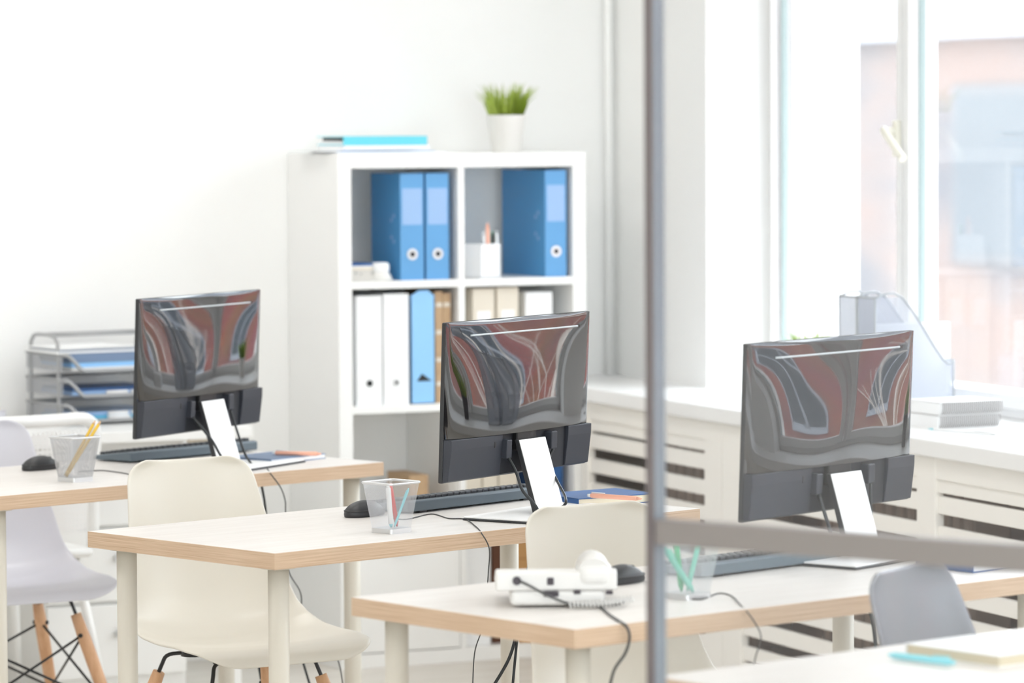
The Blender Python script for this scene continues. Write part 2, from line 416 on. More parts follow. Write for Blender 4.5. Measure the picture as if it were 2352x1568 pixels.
for zr in (-3.2, .3):
    for k in range(-9, 4):
        y = k * 3.3 + .5
        w = MB(); w.box(-.10, .02, y - .62, y + .62, zr - .12, zr, .02); w.box(-.06, .02, y - .6, y + .6, zr + 1.85, zr + 2.1, .02)
        for q in (-.58, -.02, .54): w.box(-.04, .02, y + q, y + q + .06, zr, zr + 1.85)
        for q in (0, 1.2, 1.8): w.box(-.04, .02, y - .55, y + .55, zr + q, zr + q + .06)
        wf = w.build('facade_window', M['roofm'], bf)
        MB().box(-.012, .01, y - .55, y + .55, zr + .02, zr + 1.83).build('window_pane', M['pane'], wf)
def tree(x, y, z0, seed, label):
    random.seed(seed); t = MB()
    def br(p, d, L, r, lv):
        pts = [p]; q = p.copy(); dd = d.copy()
        for i in range(4):
            dd = (dd + Vector((random.uniform(-.12, .12), random.uniform(-.12, .12), random.uniform(0, .12)))).normalized()
            q = q + dd * L / 4; pts.append(q.copy())
        t.tube(pts, [r * (1 - .14 * i) for i in range(5)], 6)
        if lv:
            for i in range(5 if lv > 1 else 4):
                k = random.randint(1, 4); ang = random.uniform(0, 6.28)
                nd = (dd * .8 + Vector((math.cos(ang), math.sin(ang), .35)) * .7).normalized()
                br(pts[k], nd, L * random.uniform(.5, .72), r * .5, lv - 1)
    br(Vector((0, 0, 0)), Vector((0, 0, 1)), 5.0, .09, 3)
    return tag(t.build('bare_tree', M['bark'], loc=(x, y, z0)), label, 'tree')
for k in range(5):
    for zr in (-3.2, .3):
        w = MB(); y = 17 + k * 5.2; w.box(-.06, .02, y - .8, y + .8, zr - .1, zr + 1.6, .02)
        wf = w.build('house_window', mat('pale window surround', (.10, .10, .105), .8), pb)
        MB().box(-.07, -.05, y - .7, y + .7, zr, zr + 1.5).build('window_pane', M['pane2'], wf)
tree(9.6, 7.6, -4, 5, 'slender leafless tree on the street outside the windows')
struct(MB().box(6.6, 19, -30, 60, -8.2, -8).build('ground', mat('asphalt', (.25, .25, .26), .9)))

# ------------------------------------------------------------------ desks
def desk(q, label, L=1.204, Wd=.60, ztop=.74, group='pale wood desks'):
    x, y, rz = q
    d = thing('desk', label, 'desk', (x, y, 0), rz, group)
    t = MB(); th = .034
    t.box(.001, L - .001, .001, Wd - .001, ztop - th + .0005, ztop, .0)
    for f in t.bm.faces: f.material_index = 0 if abs(f.normal.z) > .5 else 1
    o = t.build('desk_top', [M['top'], M['edge']], d); bevelmod(o, .0012, 2)
    i = .058
    for lx, ly in ((i, i), (L - i, i), (i, Wd - i), (L - i, Wd - i)):
        l = MB(); l.lathe([(.036, ztop - th - .004), (.036, ztop - th)], 24, cx=lx, cy=ly)
        l.lathe([(.0195, 0), (.021, .004), (.021, ztop - th - .004)], 24, cx=lx, cy=ly)
        l.build('leg', M['leg'], d)
    return d
D1 = (2.612, 8.420, R(19.59)); D2 = (2.758, 7.047, R(18.69)); D3 = (2.782, 5.754, R(15.56))
desk(D1, 'pale wood desk nearest the bookcase, carrying a cup of yellow pencils')
desk(D2, 'pale wood desk in the middle row, carrying a cup with a red pen')
desk(D3, 'pale wood desk with a white telephone on its near corner', L=1.235)
p0 = G(1500, 1553, .74); a4 = R(15.5)
D4 = (p0.x + .6 * math.sin(a4), p0.y - .6 * math.cos(a4), a4)
desk(D4, 'pale desk closest to the camera behind the glass, with a closed book on it', L=1.3)

# ------------------------------------------------------------------ chairs
PROF = [(.232, .412), (.222, .432), (.195, .442), (.12, .440), (.04, .430), (-.04, .424), (-.11, .430), (-.165, .455), (-.20, .505), (-.225, .58), (-.245, .66), (-.262, .74), (-.272, .79), (-.277, .822)]
HALF = [.215, .220, .224, .230, .232, .230, .224, .214, .204, .192, .178, .166, .158, .152]
AMP = [.0, .002, .005, .014, .024, .036, .050, .060, .066, .064, .056, .046, .038, .032]
def lerp(arr, t):
    k = min(int(t * (len(arr) - 1)), len(arr) - 2); f = t * (len(arr) - 1) - k
    a, c = arr[k], arr[k + 1]
    if isinstance(a, tuple): return tuple(p + (q - p) * f for p, q in zip(a, c))
    return a + (c - a) * f
PLEN = [0.0]
for k_ in range(1, len(PROF)): PLEN.append(PLEN[-1] + math.hypot(PROF[k_][0] - PROF[k_ - 1][0], PROF[k_][1] - PROF[k_ - 1][1]))
def prof_at(d):
    d = min(max(d, 0), PLEN[-1] - 1e-9); k = 0
    while PLEN[k + 1] < d: k += 1
    f = (d - PLEN[k]) / (PLEN[k + 1] - PLEN[k]); mixv = lambda arr: arr[k] + (arr[k + 1] - arr[k]) * f
    return (PROF[k][0] + (PROF[k + 1][0] - PROF[k][0]) * f, PROF[k][1] + (PROF[k + 1][1] - PROF[k][1]) * f), mixv(HALF), mixv(AMP)
def chair(label, mt, loc, rz, group='shell chairs with beech legs', legs=True):
    ch = thing('shell_chair', label, 'chair', loc, rz, group)
    s = MB()
    def fn(u, v):
        t = v * 2 - 1; T_ = PLEN[-1]
        d = T_ * (.55 * u + .45 * (.5 - .5 * math.cos(math.pi * u)))
        (y, z), w, am = prof_at(d)
        (y2, z2), _, _ = prof_at(d + .03); (y1, z1), _, _ = prof_at(d - .03)
        ty, tz = y2 - y1, z2 - z1; l = math.hypot(ty, tz); ny, nz = tz / l, -ty / l
        for r_, q in ((.085, d), (.050, T_ - d)):
            if q < r_: w -= r_ - math.sqrt(max(0, r_ * r_ - (r_ - q) ** 2))
        am = am * abs(t) ** 2.4
        return Vector((t * w, y + ny * am, z + nz * am))
    s.grid(fn, 44, 20)
    o = s.build('seat_shell', mt, ch, fix=False)
    md = o.modifiers.new('solid', 'SOLIDIFY'); md.thickness = .007; md.offset = 0
    subsurf(o, 1)
    if legs:
        for sx in (-1, 1):
            for sy in (-1, 1):
                tp, bt = Vector((sx * .135, sy * .125 - .01, .365)), Vector((sx * .235, sy * .225 - .02, 0))
                l = MB(); pts = [tp.lerp(bt, k / 6) for k in range(7)]
                l.tube(pts, [.0135, .0165, .0165, .0155, .0140, .0125, .0105], 14)
                leg = l.build('leg', M['beech'], ch)
                br = MB(); dirv = (tp - bt).normalized(); fwd = Vector((sx, sy, 0)).normalized()
                side = Vector((-fwd.y, fwd.x, 0))
                up0 = tp - dirv * .055
                br.tube(smooth_path([Vector((sx * .075, sy * .075 - .01, .408)), Vector((sx * .118, sy * .108 - .01, .404)), tp + dirv * .012, up0 - dirv * .02], 5), .0045, 8)
                br.tube([up0 - side * .020, up0 + side * .020], .0055, 10)
                br.lathe([(.028, .402), (.026, .412), (.010, .424)], 16, cx=sx * .075, cy=sy * .075 - .01)
                br.build('bracket', M['black'], leg)
        c = lambda sx, sy, t: Vector((sx * .135, sy * .125 - .01, .365)).lerp(Vector((sx * .235, sy * .225 - .02, 0)), t)
        for (a, d) in (((-1, -1), (1, -1)), ((-1, 1), (1, 1)), ((-1, -1), (-1, 1)), ((1, -1), (1, 1))):
            w = MB(); w.tube([c(*a, .14), c(*d, .62)], .0032, 8); w.tube([c(*d, .14), c(*a, .62)], .0032, 8)
            w.build('cross_brace', M['black'], ch)
    return ch
def on_desk(q, B, A, z=0.0):
    c, s_ = math.cos(q[2]), math.sin(q[2]); return (q[0] + B * c - A * s_, q[1] + B * s_ + A * c, z)
chair('cream shell chair tucked under the middle desk', M['cream'], on_desk(D2, .575, .80), R(187.5))
chair('cream shell chair tucked under the desk with the telephone', M['cream'], on_desk(D3, .81, .67), R(187.5))
chair('pale lavender grey shell chair at the desk with the pencils', M['lav'], (lambda g: (g.x - .20, g.y + .16, 0))(G(240, 1352, .43)), R(184))
chair('darker grey shell chair seen through the glass partition', M['grey'], (lambda g: (g.x - .277 * math.sin(R(213)), g.y + .277 * math.cos(R(213)), 0))(G(2045, 1306, .822)), R(213))

# ------------------------------------------------------------------ monitors
def monitor(label, loc, rz):
    m = thing('monitor', label, 'monitor', loc, rz, 'monitors seen from behind')
    W, Hh, zc = .562, .335, .255; hw, hh = W / 2, Hh / 2
    ti = R(2.2)
    piv = bpy.data.objects.new('display_panel', None)
    def tz(v):   # tilt about the panel's centre line, the top leaning to the back (-y)
        x, y, z = v; z -= zc
        return Vector((x, y * math.cos(ti) - z * math.sin(ti), zc + z * math.cos(ti) + y * math.sin(ti)))
    def tilt(bm):
        for v in bm.verts: v.co = tz(v.co)
    p = MB(); p.box(-hw, hw, .006, .017, zc - hh, zc + hh, .0025); tilt(p.bm)
    body = p.build('display_housing', M['blackplastic'], m)
    q = MB(); q.box(-hw + .006, hw - .006, .0165, .0178, zc - hh + .012, zc + hh - .006); tilt(q.bm); q.build('screen', M['screen'], body)
    # glossy curved back cover: a shallow dome over the upper part
    zs = zc - hh + .092           # the seam
    g = MB()
    def dome_d(a, v):
        c = v * 2 - 1
        return (.025 * (1 - .62 * a * a - .30 * abs(a) ** 5) * (1 - .16 * v - .815 * v * v) + .0012
                + .0007 * math.sin(3.1 * a + .7) * math.cos(2.3 * c) + .00025 * math.sin(7 * a - 2.2 * c))
    def fn(u, v):
        x = (u * 2 - 1) * (hw - .0005); z = zs + v * (zc + hh - .0005 - zs); a = (u * 2 - 1); c = (v * 2 - 1)
        d = dome_d(a, v)
        e = min(1, (1 - abs(a)) * 30) * min(1, (1 - v) * 60)
        return Vector((x, .0062 - max(d, .0005) * (e ** .5 if e < 1 else 1), z))
    g.grid(fn, 72, 44); tilt(g.bm)
    gb = g.build('glossy_back_cover', M['gloss'], body, fix=False)
    s = MB()
    xs = [-hw + .085 + (W - .14) * k / 40 for k in range(41)]
    def dome(x, z):
        return .0062 - dome_d(x / hw, (z - zs) / (zc + hh - .0005 - zs))
    zt = zc + hh - .030
    s.tube([(x, dome(x, zt), zt) for x in xs], .0022, 6); tilt(s.bm); s.build('vent_slot', M['slit'], gb)
    s = MB(); xe = xs[-1] + .006; s.box(xe - .0035, xe + .0035, dome(xe, zt) - .001, dome(xe, zt) + .003, zt - .003, zt + .003); tilt(s.bm); s.build('screw_hole', M['black'], gb)
    # matte lower housing: left block, recessed middle, right block
    h = MB()
    def block(x0, x1, d, zb0, zb1):
        h.prism([(.006, zc - hh + .001), (-d * .55, zc - hh + .001 + zb0), (-d, zs - .022), (-d, zs - .001), (.006, zs - .001)], x0, x1, axis='x')
    block(-hw + .001, -.085, .014, .004, 0); tilt(h.bm)
    hb = h.build('lower_housing', M['housl'], body); bevelmod(hb, .0012)
    h = MB(); block(.175, hw - .012, .014, .004, 0); tilt(h.bm)
    hb = h.build('lower_housing', M['housl'], body); bevelmod(hb, .0012)
    h = MB(); block(-.085, .176, .006, .004, 0); tilt(h.bm)
    h.build('connector_recess', M['hous'], body)
    s = MB(); s.box(-.117, -.1125, -.0150, -.012, zs - .028, zs - .014, .0015); tilt(s.bm); s.build('lock_slot', M['black'], body)
    for bx in ((-.085, -.066, -.026, -.004, zs - .052, zs - .012), (.090, .112, -.026, -.004, zs - .044, zs - .006)):
        pl = MB(); pl.box(*bx, .002); tilt(pl.bm); pl.build('cable_plug', M['housl'], body)
    # stand: base plate, leaning neck, hinge
    bs = MB(); bs.box(-.165, .215, -.165, .04, 0, .005, .002); base = bs.build('base_plate', M['blackplastic'], m)
    MB().box(-.163, .213, -.163, .038, .005, .0085, .001).build('base_top', M['silver'], base)
    N0, N1 = (-.074, .008), (-.026, .164); nx0, nx1 = -.048, .056
    n = MB(); dy, dz = N1[0] - N0[0], N1[1] - N0[1]
    n.prism([(N0[0], N0[1]), (N0[0] + .013, N0[1]), (N1[0] + .010, N1[1]), (N1[0], N1[1])], nx0, nx1, axis='x')
    neck = n.build('neck', M['blackplastic'], m); bevelmod(neck, .001)
    f = MB(); f.prism([(N0[0] - .0022, N0[1]), (N0[0] + .0002, N0[1]), (N1[0] + .0002, N1[1]), (N1[0] - .0022, N1[1])], nx0 + .001, nx1 - .001, axis='x')
    ff = f.build('neck_face', M['silver'], neck); bevelmod(ff, .0008)
    hg = MB(); hg.box(-.034, .042, -.014, .004, .140, .182, .003); hg.build('hinge', M['black'], m)
    return m
MON1 = (3.300, 8.905, .74); MON2 = (3.500, 7.500, .74); MON3 = (3.690, 6.490, .74)
RZ1, RZ2, RZ3 = R(38), R(32), R(26)
mon1 = monitor('monitor on the desk with the yellow pencils, in front of the bare wall', MON1, RZ1)
mon2 = monitor('monitor in the middle, in front of the white bookcase', MON2, RZ2)
mon3 = monitor('monitor behind the glass partition, in front of the windowsill', MON3, RZ3)
def cable(parent, pts, r, m, name='power_cable', n=7):
    inv = (Matrix.Translation(parent.location) @ Matrix.Rotation(parent.rotation_euler.z, 4, 'Z')).inverted()
    pts = smooth_path([inv @ Vector(p) for p in pts], 7)
    return MB().tube(pts, r, 8).build(name, m, parent)
def ml(mon, rz, x, y, z):
    return Matrix.Translation(mon) @ Matrix.Rotation(rz, 4, 'Z') @ Vector((x, y, z))
def at_depth(x, y, ref):          # the point seen at a pixel, at the distance of a known point
    n = FW; return PL(x, y, ref, n)
for mo, MP, rz, pa, pb in ((mon1, MON1, RZ1, [(478, 960), (486, 1010), (510, 1050), (548, 1090), (565, 1130), (567, 1165), (569, 1230), (575, 1400), (600, 1560)],
                        [(550, 985), (560, 1035), (574, 1060), (592, 1085), (604, 1130), (611, 1180), (618, 1260), (660, 1400), (720, 1600)]),
                       (mon2, MON2, RZ2, [(1184, 1040), (1186, 1085), (1200, 1125), (1225, 1155), (1238, 1180), (1240, 1230), (1215, 1300), (1196, 1360), (1188, 1440), (1170, 1510), (1130, 1580)],
                        [(1257, 1030), (1262, 1060), (1280, 1105), (1296, 1135), (1300, 1150), (1296, 1160), (1275, 1175), (1250, 1215), (1225, 1280), (1206, 1360), (1190, 1450), (1176, 1590)]),
                       (mon3, MON3, RZ3, [(1925, 1240), (1938, 1310), (1975, 1360), (2000, 1410), (2010, 1470), (2015, 1560)],
                        [(1990, 1215), (2005, 1250), (2020, 1300), (2050, 1345), (2090, 1400), (2120, 1500), (2130, 1580)])):
    for pxs, (lx, lz) in ((pa, (-.075, .128)), (pb, (.101, .134))):
        ref0 = ml(MP, rz, lx, -.05, .12); ref1 = ml(MP, rz, .0, -.19, .0)
        pts = [ml(MP, rz, lx, -.018, lz)]
        for i, (x, y) in enumerate(pxs[1:]):
            pts.append(at_depth(x, y, ref0.lerp(ref1, min(1, i / 3))))
        cable(mo, pts, .0036 if pxs is pa else .0030, M['cable'], 'power_cable' if pxs is pa else 'video_cable')

# ------------------------------------------------------------------ keyboards and mice
def keyboard(label, loc, rz):
    k = thing('keyboard', label, 'keyboard', loc, rz, 'keyboards')
    L, D = .445, .135          # the side with the cable (y = 0) is the high one and faces the camera
    b_ = MB(); b_.prism([(0, .004), (0, .026), (.012, .028), (D - .006, .014), (D, .010), (D, .003)], -L / 2, L / 2, axis='x')
    o = b_.build('keyboard_body', M['kbody'], k); bevelmod(o, .003)
    kk = MB(); p = .0190
    for r_ in range(6):
        y0 = .016 + r_ * p * .99; zt = .0275 - (y0 - .012) * .13
        for c in range(22):
            if c in (15, 19) and False: continue
            if r_ == 5 and 4 <= c <= 9: continue
            x0 = -L / 2 + .012 + c * .0192
            if r_ == 0: zt2 = zt
            kk.box(x0, x0 + .0165, y0, y0 + .0155, zt - .004, zt + .0075, .0022, seg=1)
        if r_ == 5: kk.box(-L / 2 + .012 + 4 * .0192, -L / 2 + .012 + 9 * .0192 + .0165, y0, y0 + .0155, zt - .004, zt + .0075, .002, seg=1)
    kk.build('keys', M['key'], k)
    ft = MB()
    for sx in (-1, 1): ft.box(sx * .17 - .012, sx * .17 + .012, .004, .016, -.0, .006)
    ft.build('foot', M['black'], k)
    return k
def place2(pa, pb, z=.74):
    a, c = G(*pa, z), G(*pb, z); return a, c, math.atan2(c.y - a.y, c.x - a.x)
a, c, r_ = place2((960, 1175), (1330, 1138))
RK = R(26)
def kb_at(pleft, label, rz):
    a = G(*pleft, .74); return keyboard(label, (a.x + .2225 * math.cos(rz), a.y + .2225 * math.sin(rz), .74), rz)
kb1 = kb_at((300, 1064), 'dark keyboard behind the monitor on the desk with the pencils', R(24))
kb2 = kb_at((938, 1181), 'dark keyboard behind the monitor on the middle desk', R(24))
kb3 = kb_at((1612, 1330), 'dark keyboard on the desk with the telephone', R(20))

def mouse(label, loc, rz, cab=None):
    m = thing('computer_mouse', label, 'mouse', loc, rz, 'computer mice')
    b_ = MB(); bmesh.ops.create_uvsphere(b_.bm, u_segments=28, v_segments=16, radius=1)
    for v in b_.bm.verts:
        x, y, z = v.co
        zz = max(z, -.25); h = .034 * (1 - .25 * max(0, y) ** 2)
        v.co = Vector((x * .031 * (1 - .10 * math.cos(y * 2.2)), y * .058, (zz + .25) / 1.25 * h))
    for f in b_.bm.faces: f.smooth = True
    b_.build('mouse_body', M['blackplastic'], m)
    r = MB(); pts = []
    for k in range(25):
        t = -1 + 2 * k / 24; y = t * .056; x = .0315 * math.sqrt(max(0, 1 - t * t)) * .985
        pts.append((x, y, .0135))
    pts2 = [(-x, y, z) for x, y, z in pts[::-1]]
    r.tube(pts + pts2, .0016, 6); r.build('side_band', M['graphite'], m)
    w = MB(); w.tube([(-.0035, .030, .0225), (.0035, .030, .0225)], .0075, 14); w.build('scroll_wheel', M['hous'], m)
    if cab: cable(m, cab, .0013, M['greycable'], 'mouse_cable')
    return m
def Gs(pts, z=.7413): return [tuple(G(x, y, z)) for x, y in pts]
p = G(102, 1080, .74)
c1 = Gs([(180, 1083), (230, 1080), (262, 1083), (300, 1090), (340, 1110)]) 
e1 = G(560, 1083, .74)
dref = G(640, 1092, .735)
c1b = Gs([(420, 1100), (590, 1066), (615, 1062), (630, 1080)])
mouse('black computer mouse beside the cup of yellow pencils', (p.x, p.y + .03, .74), R(-60), c1)
p = G(842, 1188, .74)
edge2 = [(1127, 1225)]
drop2 = PL(1112, 1216, on_desk(D2, .62, -.004, .74), (0, 1, 0))
c2 = Gs([(900, 1190), (935, 1192), (990, 1180), (1030, 1190), (1068, 1192), (1092, 1208)]) 
ref = G(1104, 1220, .74) - FW * .006
c2 += [tuple(PL(x, y, ref, FW)) for x, y in ((1106, 1224), (1124, 1260), (1122, 1310), (1118, 1360), (1108, 1440), (1090, 1500), (1085, 1600))]
mouse('black computer mouse beside the cup with the red pen', (p.x + .01, p.y + .035, .74), R(-62), c2)
p = G(1445, 1342, .74)
c3 = Gs([(1560, 1372), (1610, 1376), (1650, 1362), (1680, 1368), (1700, 1388)])
ref = G(1712, 1400, .74) - FW * .006
c3 += [tuple(PL(x, y, ref, FW)) for x, y in ((1722, 1412), (1745, 1450), (1746, 1475), (1735, 1510), (1725, 1560))]
mouse('black computer mouse behind the white telephone', (p.x, p.y + .03, .74), R(-62), c3)
# thin cable dropping past the desk with the pencils
ref = G(614, 1084, .74) - FW * .006
kc = Gs([(585, 1062), (604, 1064)]) + [tuple(PL(x, y, ref, FW)) for x, y in ((622, 1088), (645, 1120), (655, 1150), (656, 1180), (660, 1300), (690, 1360), (700, 1420), (770, 1500), (790, 1590))]
cable(kb1, kc, .0016, M['greycable'], 'keyboard_cable')

# ------------------------------------------------------------------ pens, pencils, cups
def pen(name, label, cat, p0, p1, r, mt, group=None, tip=None, capm=None, kind='pen'):
    p0, p1 = Vector(p0), Vector(p1); root = thing(name, label, cat, p0, 0, group); d = p1 - p0
    q = lambda t: d * t
    MB().tube([q(.08), q(.10), q(.93), q(.94)], [r * .8, r, r, r * .8], 6 if kind == 'pencil' else 14).build('barrel', mt, root)
    if kind == 'pencil':
        MB().tube([q(.93), q(.985)], [r * .98, r * .35], 12).build('sharpened_wood', M['rawwood'], root)
        MB().tube([q(.985), q(1)], [r * .35, r * .05], 8).build('lead', M['graphite'], root)
        MB().tube([q(0), q(.085)], r, 12).build('pencil_end', M['graphite'] if capm is None else capm, root)
    else:
        MB().tube([q(0), q(.085)], [r * .30, r * .85], 12).build('tip', tip or mt, root)
        MB().tube([q(.935), q(1)], [r * .75, r * .6], 12).build('cap', capm or mt, root)
        n = d.normalized().orthogonal()
        n = Vector((0, 0, 1)) - d.normalized() * d.normalized().z if abs(d.normalized().z) < .95 else n
        n.normalize()
        MB().tube([q(.93) + n * r * 1.3, q(.68) + n * r * 1.25], r * .22, 6).build('clip', capm or mt, root)
    return root
def cup(label, cpx, size=.075, h=.098, mt='mesh', rz=0):
    g = G(*cpx, .74); c = thing('pencil_cup', label, 'pencil cup', (g.x, g.y, .74), rz, 'wire mesh pencil cups')
    b0, b1 = size * .37, size * .54
    w = MB()
    def corner_pts(hw, z, n=6, rr=.22):
        pts = []; r = hw * rr
        for k, (sx, sy) in enumerate(((1, 1), (-1, 1), (-1, -1), (1, -1))):
            for j in range(n + 1):
                an = math.pi / 2 * (k + j / n); pts.append(Vector((sx * (hw - r) + r * math.cos(an), sy * (hw - r) + r * math.sin(an), z)))
        return pts
    lo, hi = corner_pts(b0, .009), corner_pts(b1, h); n = len(lo); acc = 0
    for k in range(n):
        k2 = (k + 1) % n; e0 = (hi[k2] - hi[k]).length
        w.quad(lo[k], lo[k2], hi[k2], hi[k], uvs=[(acc, 0), (acc + e0, 0), (acc + e0, h), (acc, h)]); acc += e0
    w.build('mesh_wall', M[mt], c)
    r = MB(); P_ = hi + [hi[0]]; r.tube(P_, .0026, 8, cap=False); r.build('rim', M['steel'], c)
    r = MB(); r.prism([(v.x, v.y) for v in corner_pts(b0 * 1.02, 0)], 0, .010); r.build('cup_base', M['steel'], c)
    return Vector((g.x, g.y, .74)), b0, b1, h
cA, b0, b1, ch_ = cup('silver mesh cup holding two yellow pencils', (173, 1104), size=.083, h=.104, rz=R(22))
PEN = R(24)
def inpen(c, fx, fy, tx, ty, tz, rz):  # foot and top, in the cup's own frame
    m = Matrix.Translation(c) @ Matrix.Rotation(rz, 4, 'Z'); return m @ Vector((fx, fy, .012)), m @ Vector((tx, ty, tz))
p0, p1 = inpen(cA, -.020, -.014, .062, .004, .142, R(-24)); pen('pencil', 'yellow pencil with black stripes leaning in the left cup, the nearer of the two', 'pencil', p0, p1, .0036, M['yellow'], 'yellow pencils', kind='pencil', capm=M['yellow'])
p0, p1 = inpen(cA, -.024, .006, .048, .012, .142, R(-24)); pen('pencil', 'yellow pencil leaning in the left cup, the one behind', 'pencil', p0, p1, .0036, M['yellow'], 'yellow pencils', kind='pencil', capm=M['yellow'])
cB, b0, b1, ch_ = cup('pale mesh cup with a red and a white pen', (899, 1222), size=.081, h=.103, mt='meshfine', rz=R(22))
p0, p1 = inpen(cB, .000, -.020, -.006, -.020, .098, R(-24)); pen('pen', 'white pen standing upright in the middle cup', 'pen', p0, p1, .0052, M['paper'], 'pens in the middle cup', tip=M['aqua'])
p0, p1 = inpen(cB, .012, -.004, -.002, .006, .100, R(-24)); pen('pen', 'red pen in the middle cup', 'pen', p0, p1, .0045, M['red'], 'pens in the middle cup')
p0, p1 = inpen(cB, .006, -.012, .036, .004, .090, R(-24)); pen('pen', 'thin pale blue pen leaning right in the middle cup', 'pen', p0, p1, .0026, M['aqua'], 'pens in the middle cup')
cC, b0, b1, ch_ = cup('mesh cup of green pens behind the glass partition', (1578, 1372), size=.082, mt='meshfine', rz=R(18))
p0, p1 = inpen(cC, .010, -.020, -.040, -.014, .090, R(-24)); pen('pen', 'mint pen leaning left across the cup behind the partition', 'pen', p0, p1, .0055, M['mint'], 'green pens')
p0, p1 = inpen(cC, -.010, -.012, -.020, .0, .108, R(-24)); pen('pen', 'bright green pen upright in the cup behind the partition', 'pen', p0, p1, .0050, M['green'], 'green pens')
p0, p1 = inpen(cC, .000, -.004, .026, .010, .112, R(-24)); pen('pen', 'mint pen leaning right in the cup behind the partition', 'pen', p0, p1, .0045, M['mint'], 'green pens')

# ------------------------------------------------------------------ notebooks on the desks
def book(name, label, cat, loc, rz, L, D, H, cov, pag=None, group=None, covt=.0022, far=False):
    b_ = thing(name, label, cat, loc, rz, group)
    c = MB(); c.box(0, L, 0, D, 0, covt, .0006); c.box(0, L, 0, D, H - covt, H, .0006); (c.box(0, L, D - covt, D, 0, H, .0006) if far else c.box(0, covt, 0, D, 0, H, .0006))
    c.build('cover', cov, b_)
    MB().box(.002, L - .002, .002, D - .003, covt, H - covt).build('page_block', pag or M['paper'], b_)
    return b_
g = G(1328, 1166, .74)
book('notebook', 'navy blue hardcover notebook on the middle desk', 'notebook', (g.x, g.y, .74), R(10), .21, .15, .020, M['navy'], M['pages'], 'blue notebooks on the desks')
g0, g1 = G(1350, 1137, .766), G(1474, 1145, .766)
pen('pen', 'peach pen lying on the navy notebook', 'pen', g1, g0, .0052, M['salmon'], 'peach pens', capm=M['paper'])
g = G(640, 1066, .74)
book('notebook', 'thin blue grey notebook on the desk with the yellow pencils', 'notebook', (g.x - .02, g.y, .74), R(28), .21, .15, .013, M['bluegrey'], M['paper'], 'blue notebooks on the desks')
g0, g1 = G(626, 1040, .759), G(738, 1042, .759)
pen('pen', 'peach pen lying on the thin blue grey notebook', 'pen', g1, g0, .0052, M['salmon'], 'peach pens', capm=M['paper'])
g = G(2235, 1316, .74)
book('notebook', 'dark notebook at the window end of the desk with the telephone', 'notebook', (g.x, g.y, .74), R(14), .21, .15, .014, M['navy'], M['paper'], 'blue notebooks on the desks')
g = G(2295, 1533, .74)
book('book', 'closed white book lying on the desk closest to the camera', 'book', (g.x, g.y, .74), R(15), .15, .20, .018, M['paper'], M['pages2'], covt=.0015, far=True)
g0, g1 = G(2040, 1503, .747), G(2192, 1521, .747)
pen('pen', 'aqua pen lying beside the closed white book', 'pen', g0, g1, .0055, M['aqua'])

# ------------------------------------------------------------------ telephone
g = G(1278, 1396, .74)
ph = thing('telephone', 'white desk telephone with its handset resting on the right side', 'telephone', (g.x, g.y, .74), R(-24))
# local x to the right in the picture, y away from the camera
f = MB(); f.prism([(-.080, .0), (.085, .0), (.085, .16), (-.080, .16)], .004, .030); o = f.build('phone_foot', M['phone'], ph); bevelmod(o, .008, 3)
f = MB(); f.prism([(.0, .030), (.0, .062), (.02, .066), (.19, .034), (.19, .026)], -.105, .105, axis='x'); o = f.build('phone_body', M['phone'], ph); bevelmod(o, .010, 3)
f = MB()
pts = [(.066, .005, .060), (.066, .03, .066), (.066, .07, .068), (.066, .13, .062), (.066, .185, .054), (.066, .205, .044)]
pts = smooth_path(pts, 4)
f.tube(pts, [.021 + .006 * abs(math.cos(math.pi * k / (len(pts) - 1))) for k in range(len(pts))], 18)
f.box(.034, .098, -.004, .050, .034, .078, .018, seg=4); f.box(.038, .094, .165, .21, .026, .062, .014, seg=4)
f.build('handset', M['phone'], ph)
f = MB(); f.tube([(-.068, .001, .048), (-.068, -.004, .048)], .0075, 14); f.build('socket', M['phoned'], ph)
f = MB(); f.box(-.016, -.004, -.003, .002, .040, .053, .002); f.build('socket', M['phoned'], ph)
f = MB(); f.box(-.022, .004, -.004, .003, .020, .029, .002); f.build('socket', M['phoned'], ph)
f = MB(); f.box(.030, .042, -.003, .002, .024, .031, .002); f.box(.085, .098, -.003, .002, .023, .030, .002); f.build('socket', M['phoned'], ph)
f = MB(); f.tube(smooth_path([(-.064, -.003, .048), (-.045, -.014, .040), (-.015, -.020, .024), (.02, -.018, .010), (.05, -.012, .005), (.10, .0, .005), (.118, .03, .006)], 6), .0022, 8)
f.build('line_cord', M['greycable'], ph)
coil = []
for k in range(150):
    t = k / 149; a_ = t * 2 * math.pi * 17; cx_ = .02 + .115 * t; cy_ = -.016 + .05 * max(0, t - .55) * 2; cz_ = .0075
    coil.append((cx_ + .0, cy_ + .0055 * math.cos(a_), cz_ + .0055 * math.sin(a_) + .004 * t))
f = MB(); f.tube(coil, .0017, 6); f.build('coiled_cord', M['phone'], ph)
ref = G(1434, 1432, .74) - FW * .006
tc = Gs([(1378, 1392), (1400, 1412), (1425, 1428)]) + [tuple(PL(x, y, ref, FW)) for x, y in ((1440, 1440), (1446, 1465), (1436, 1500), (1410, 1540), (1396, 1600))]
cable(ph, tc, .0026, M['greycable'], 'phone_cable')

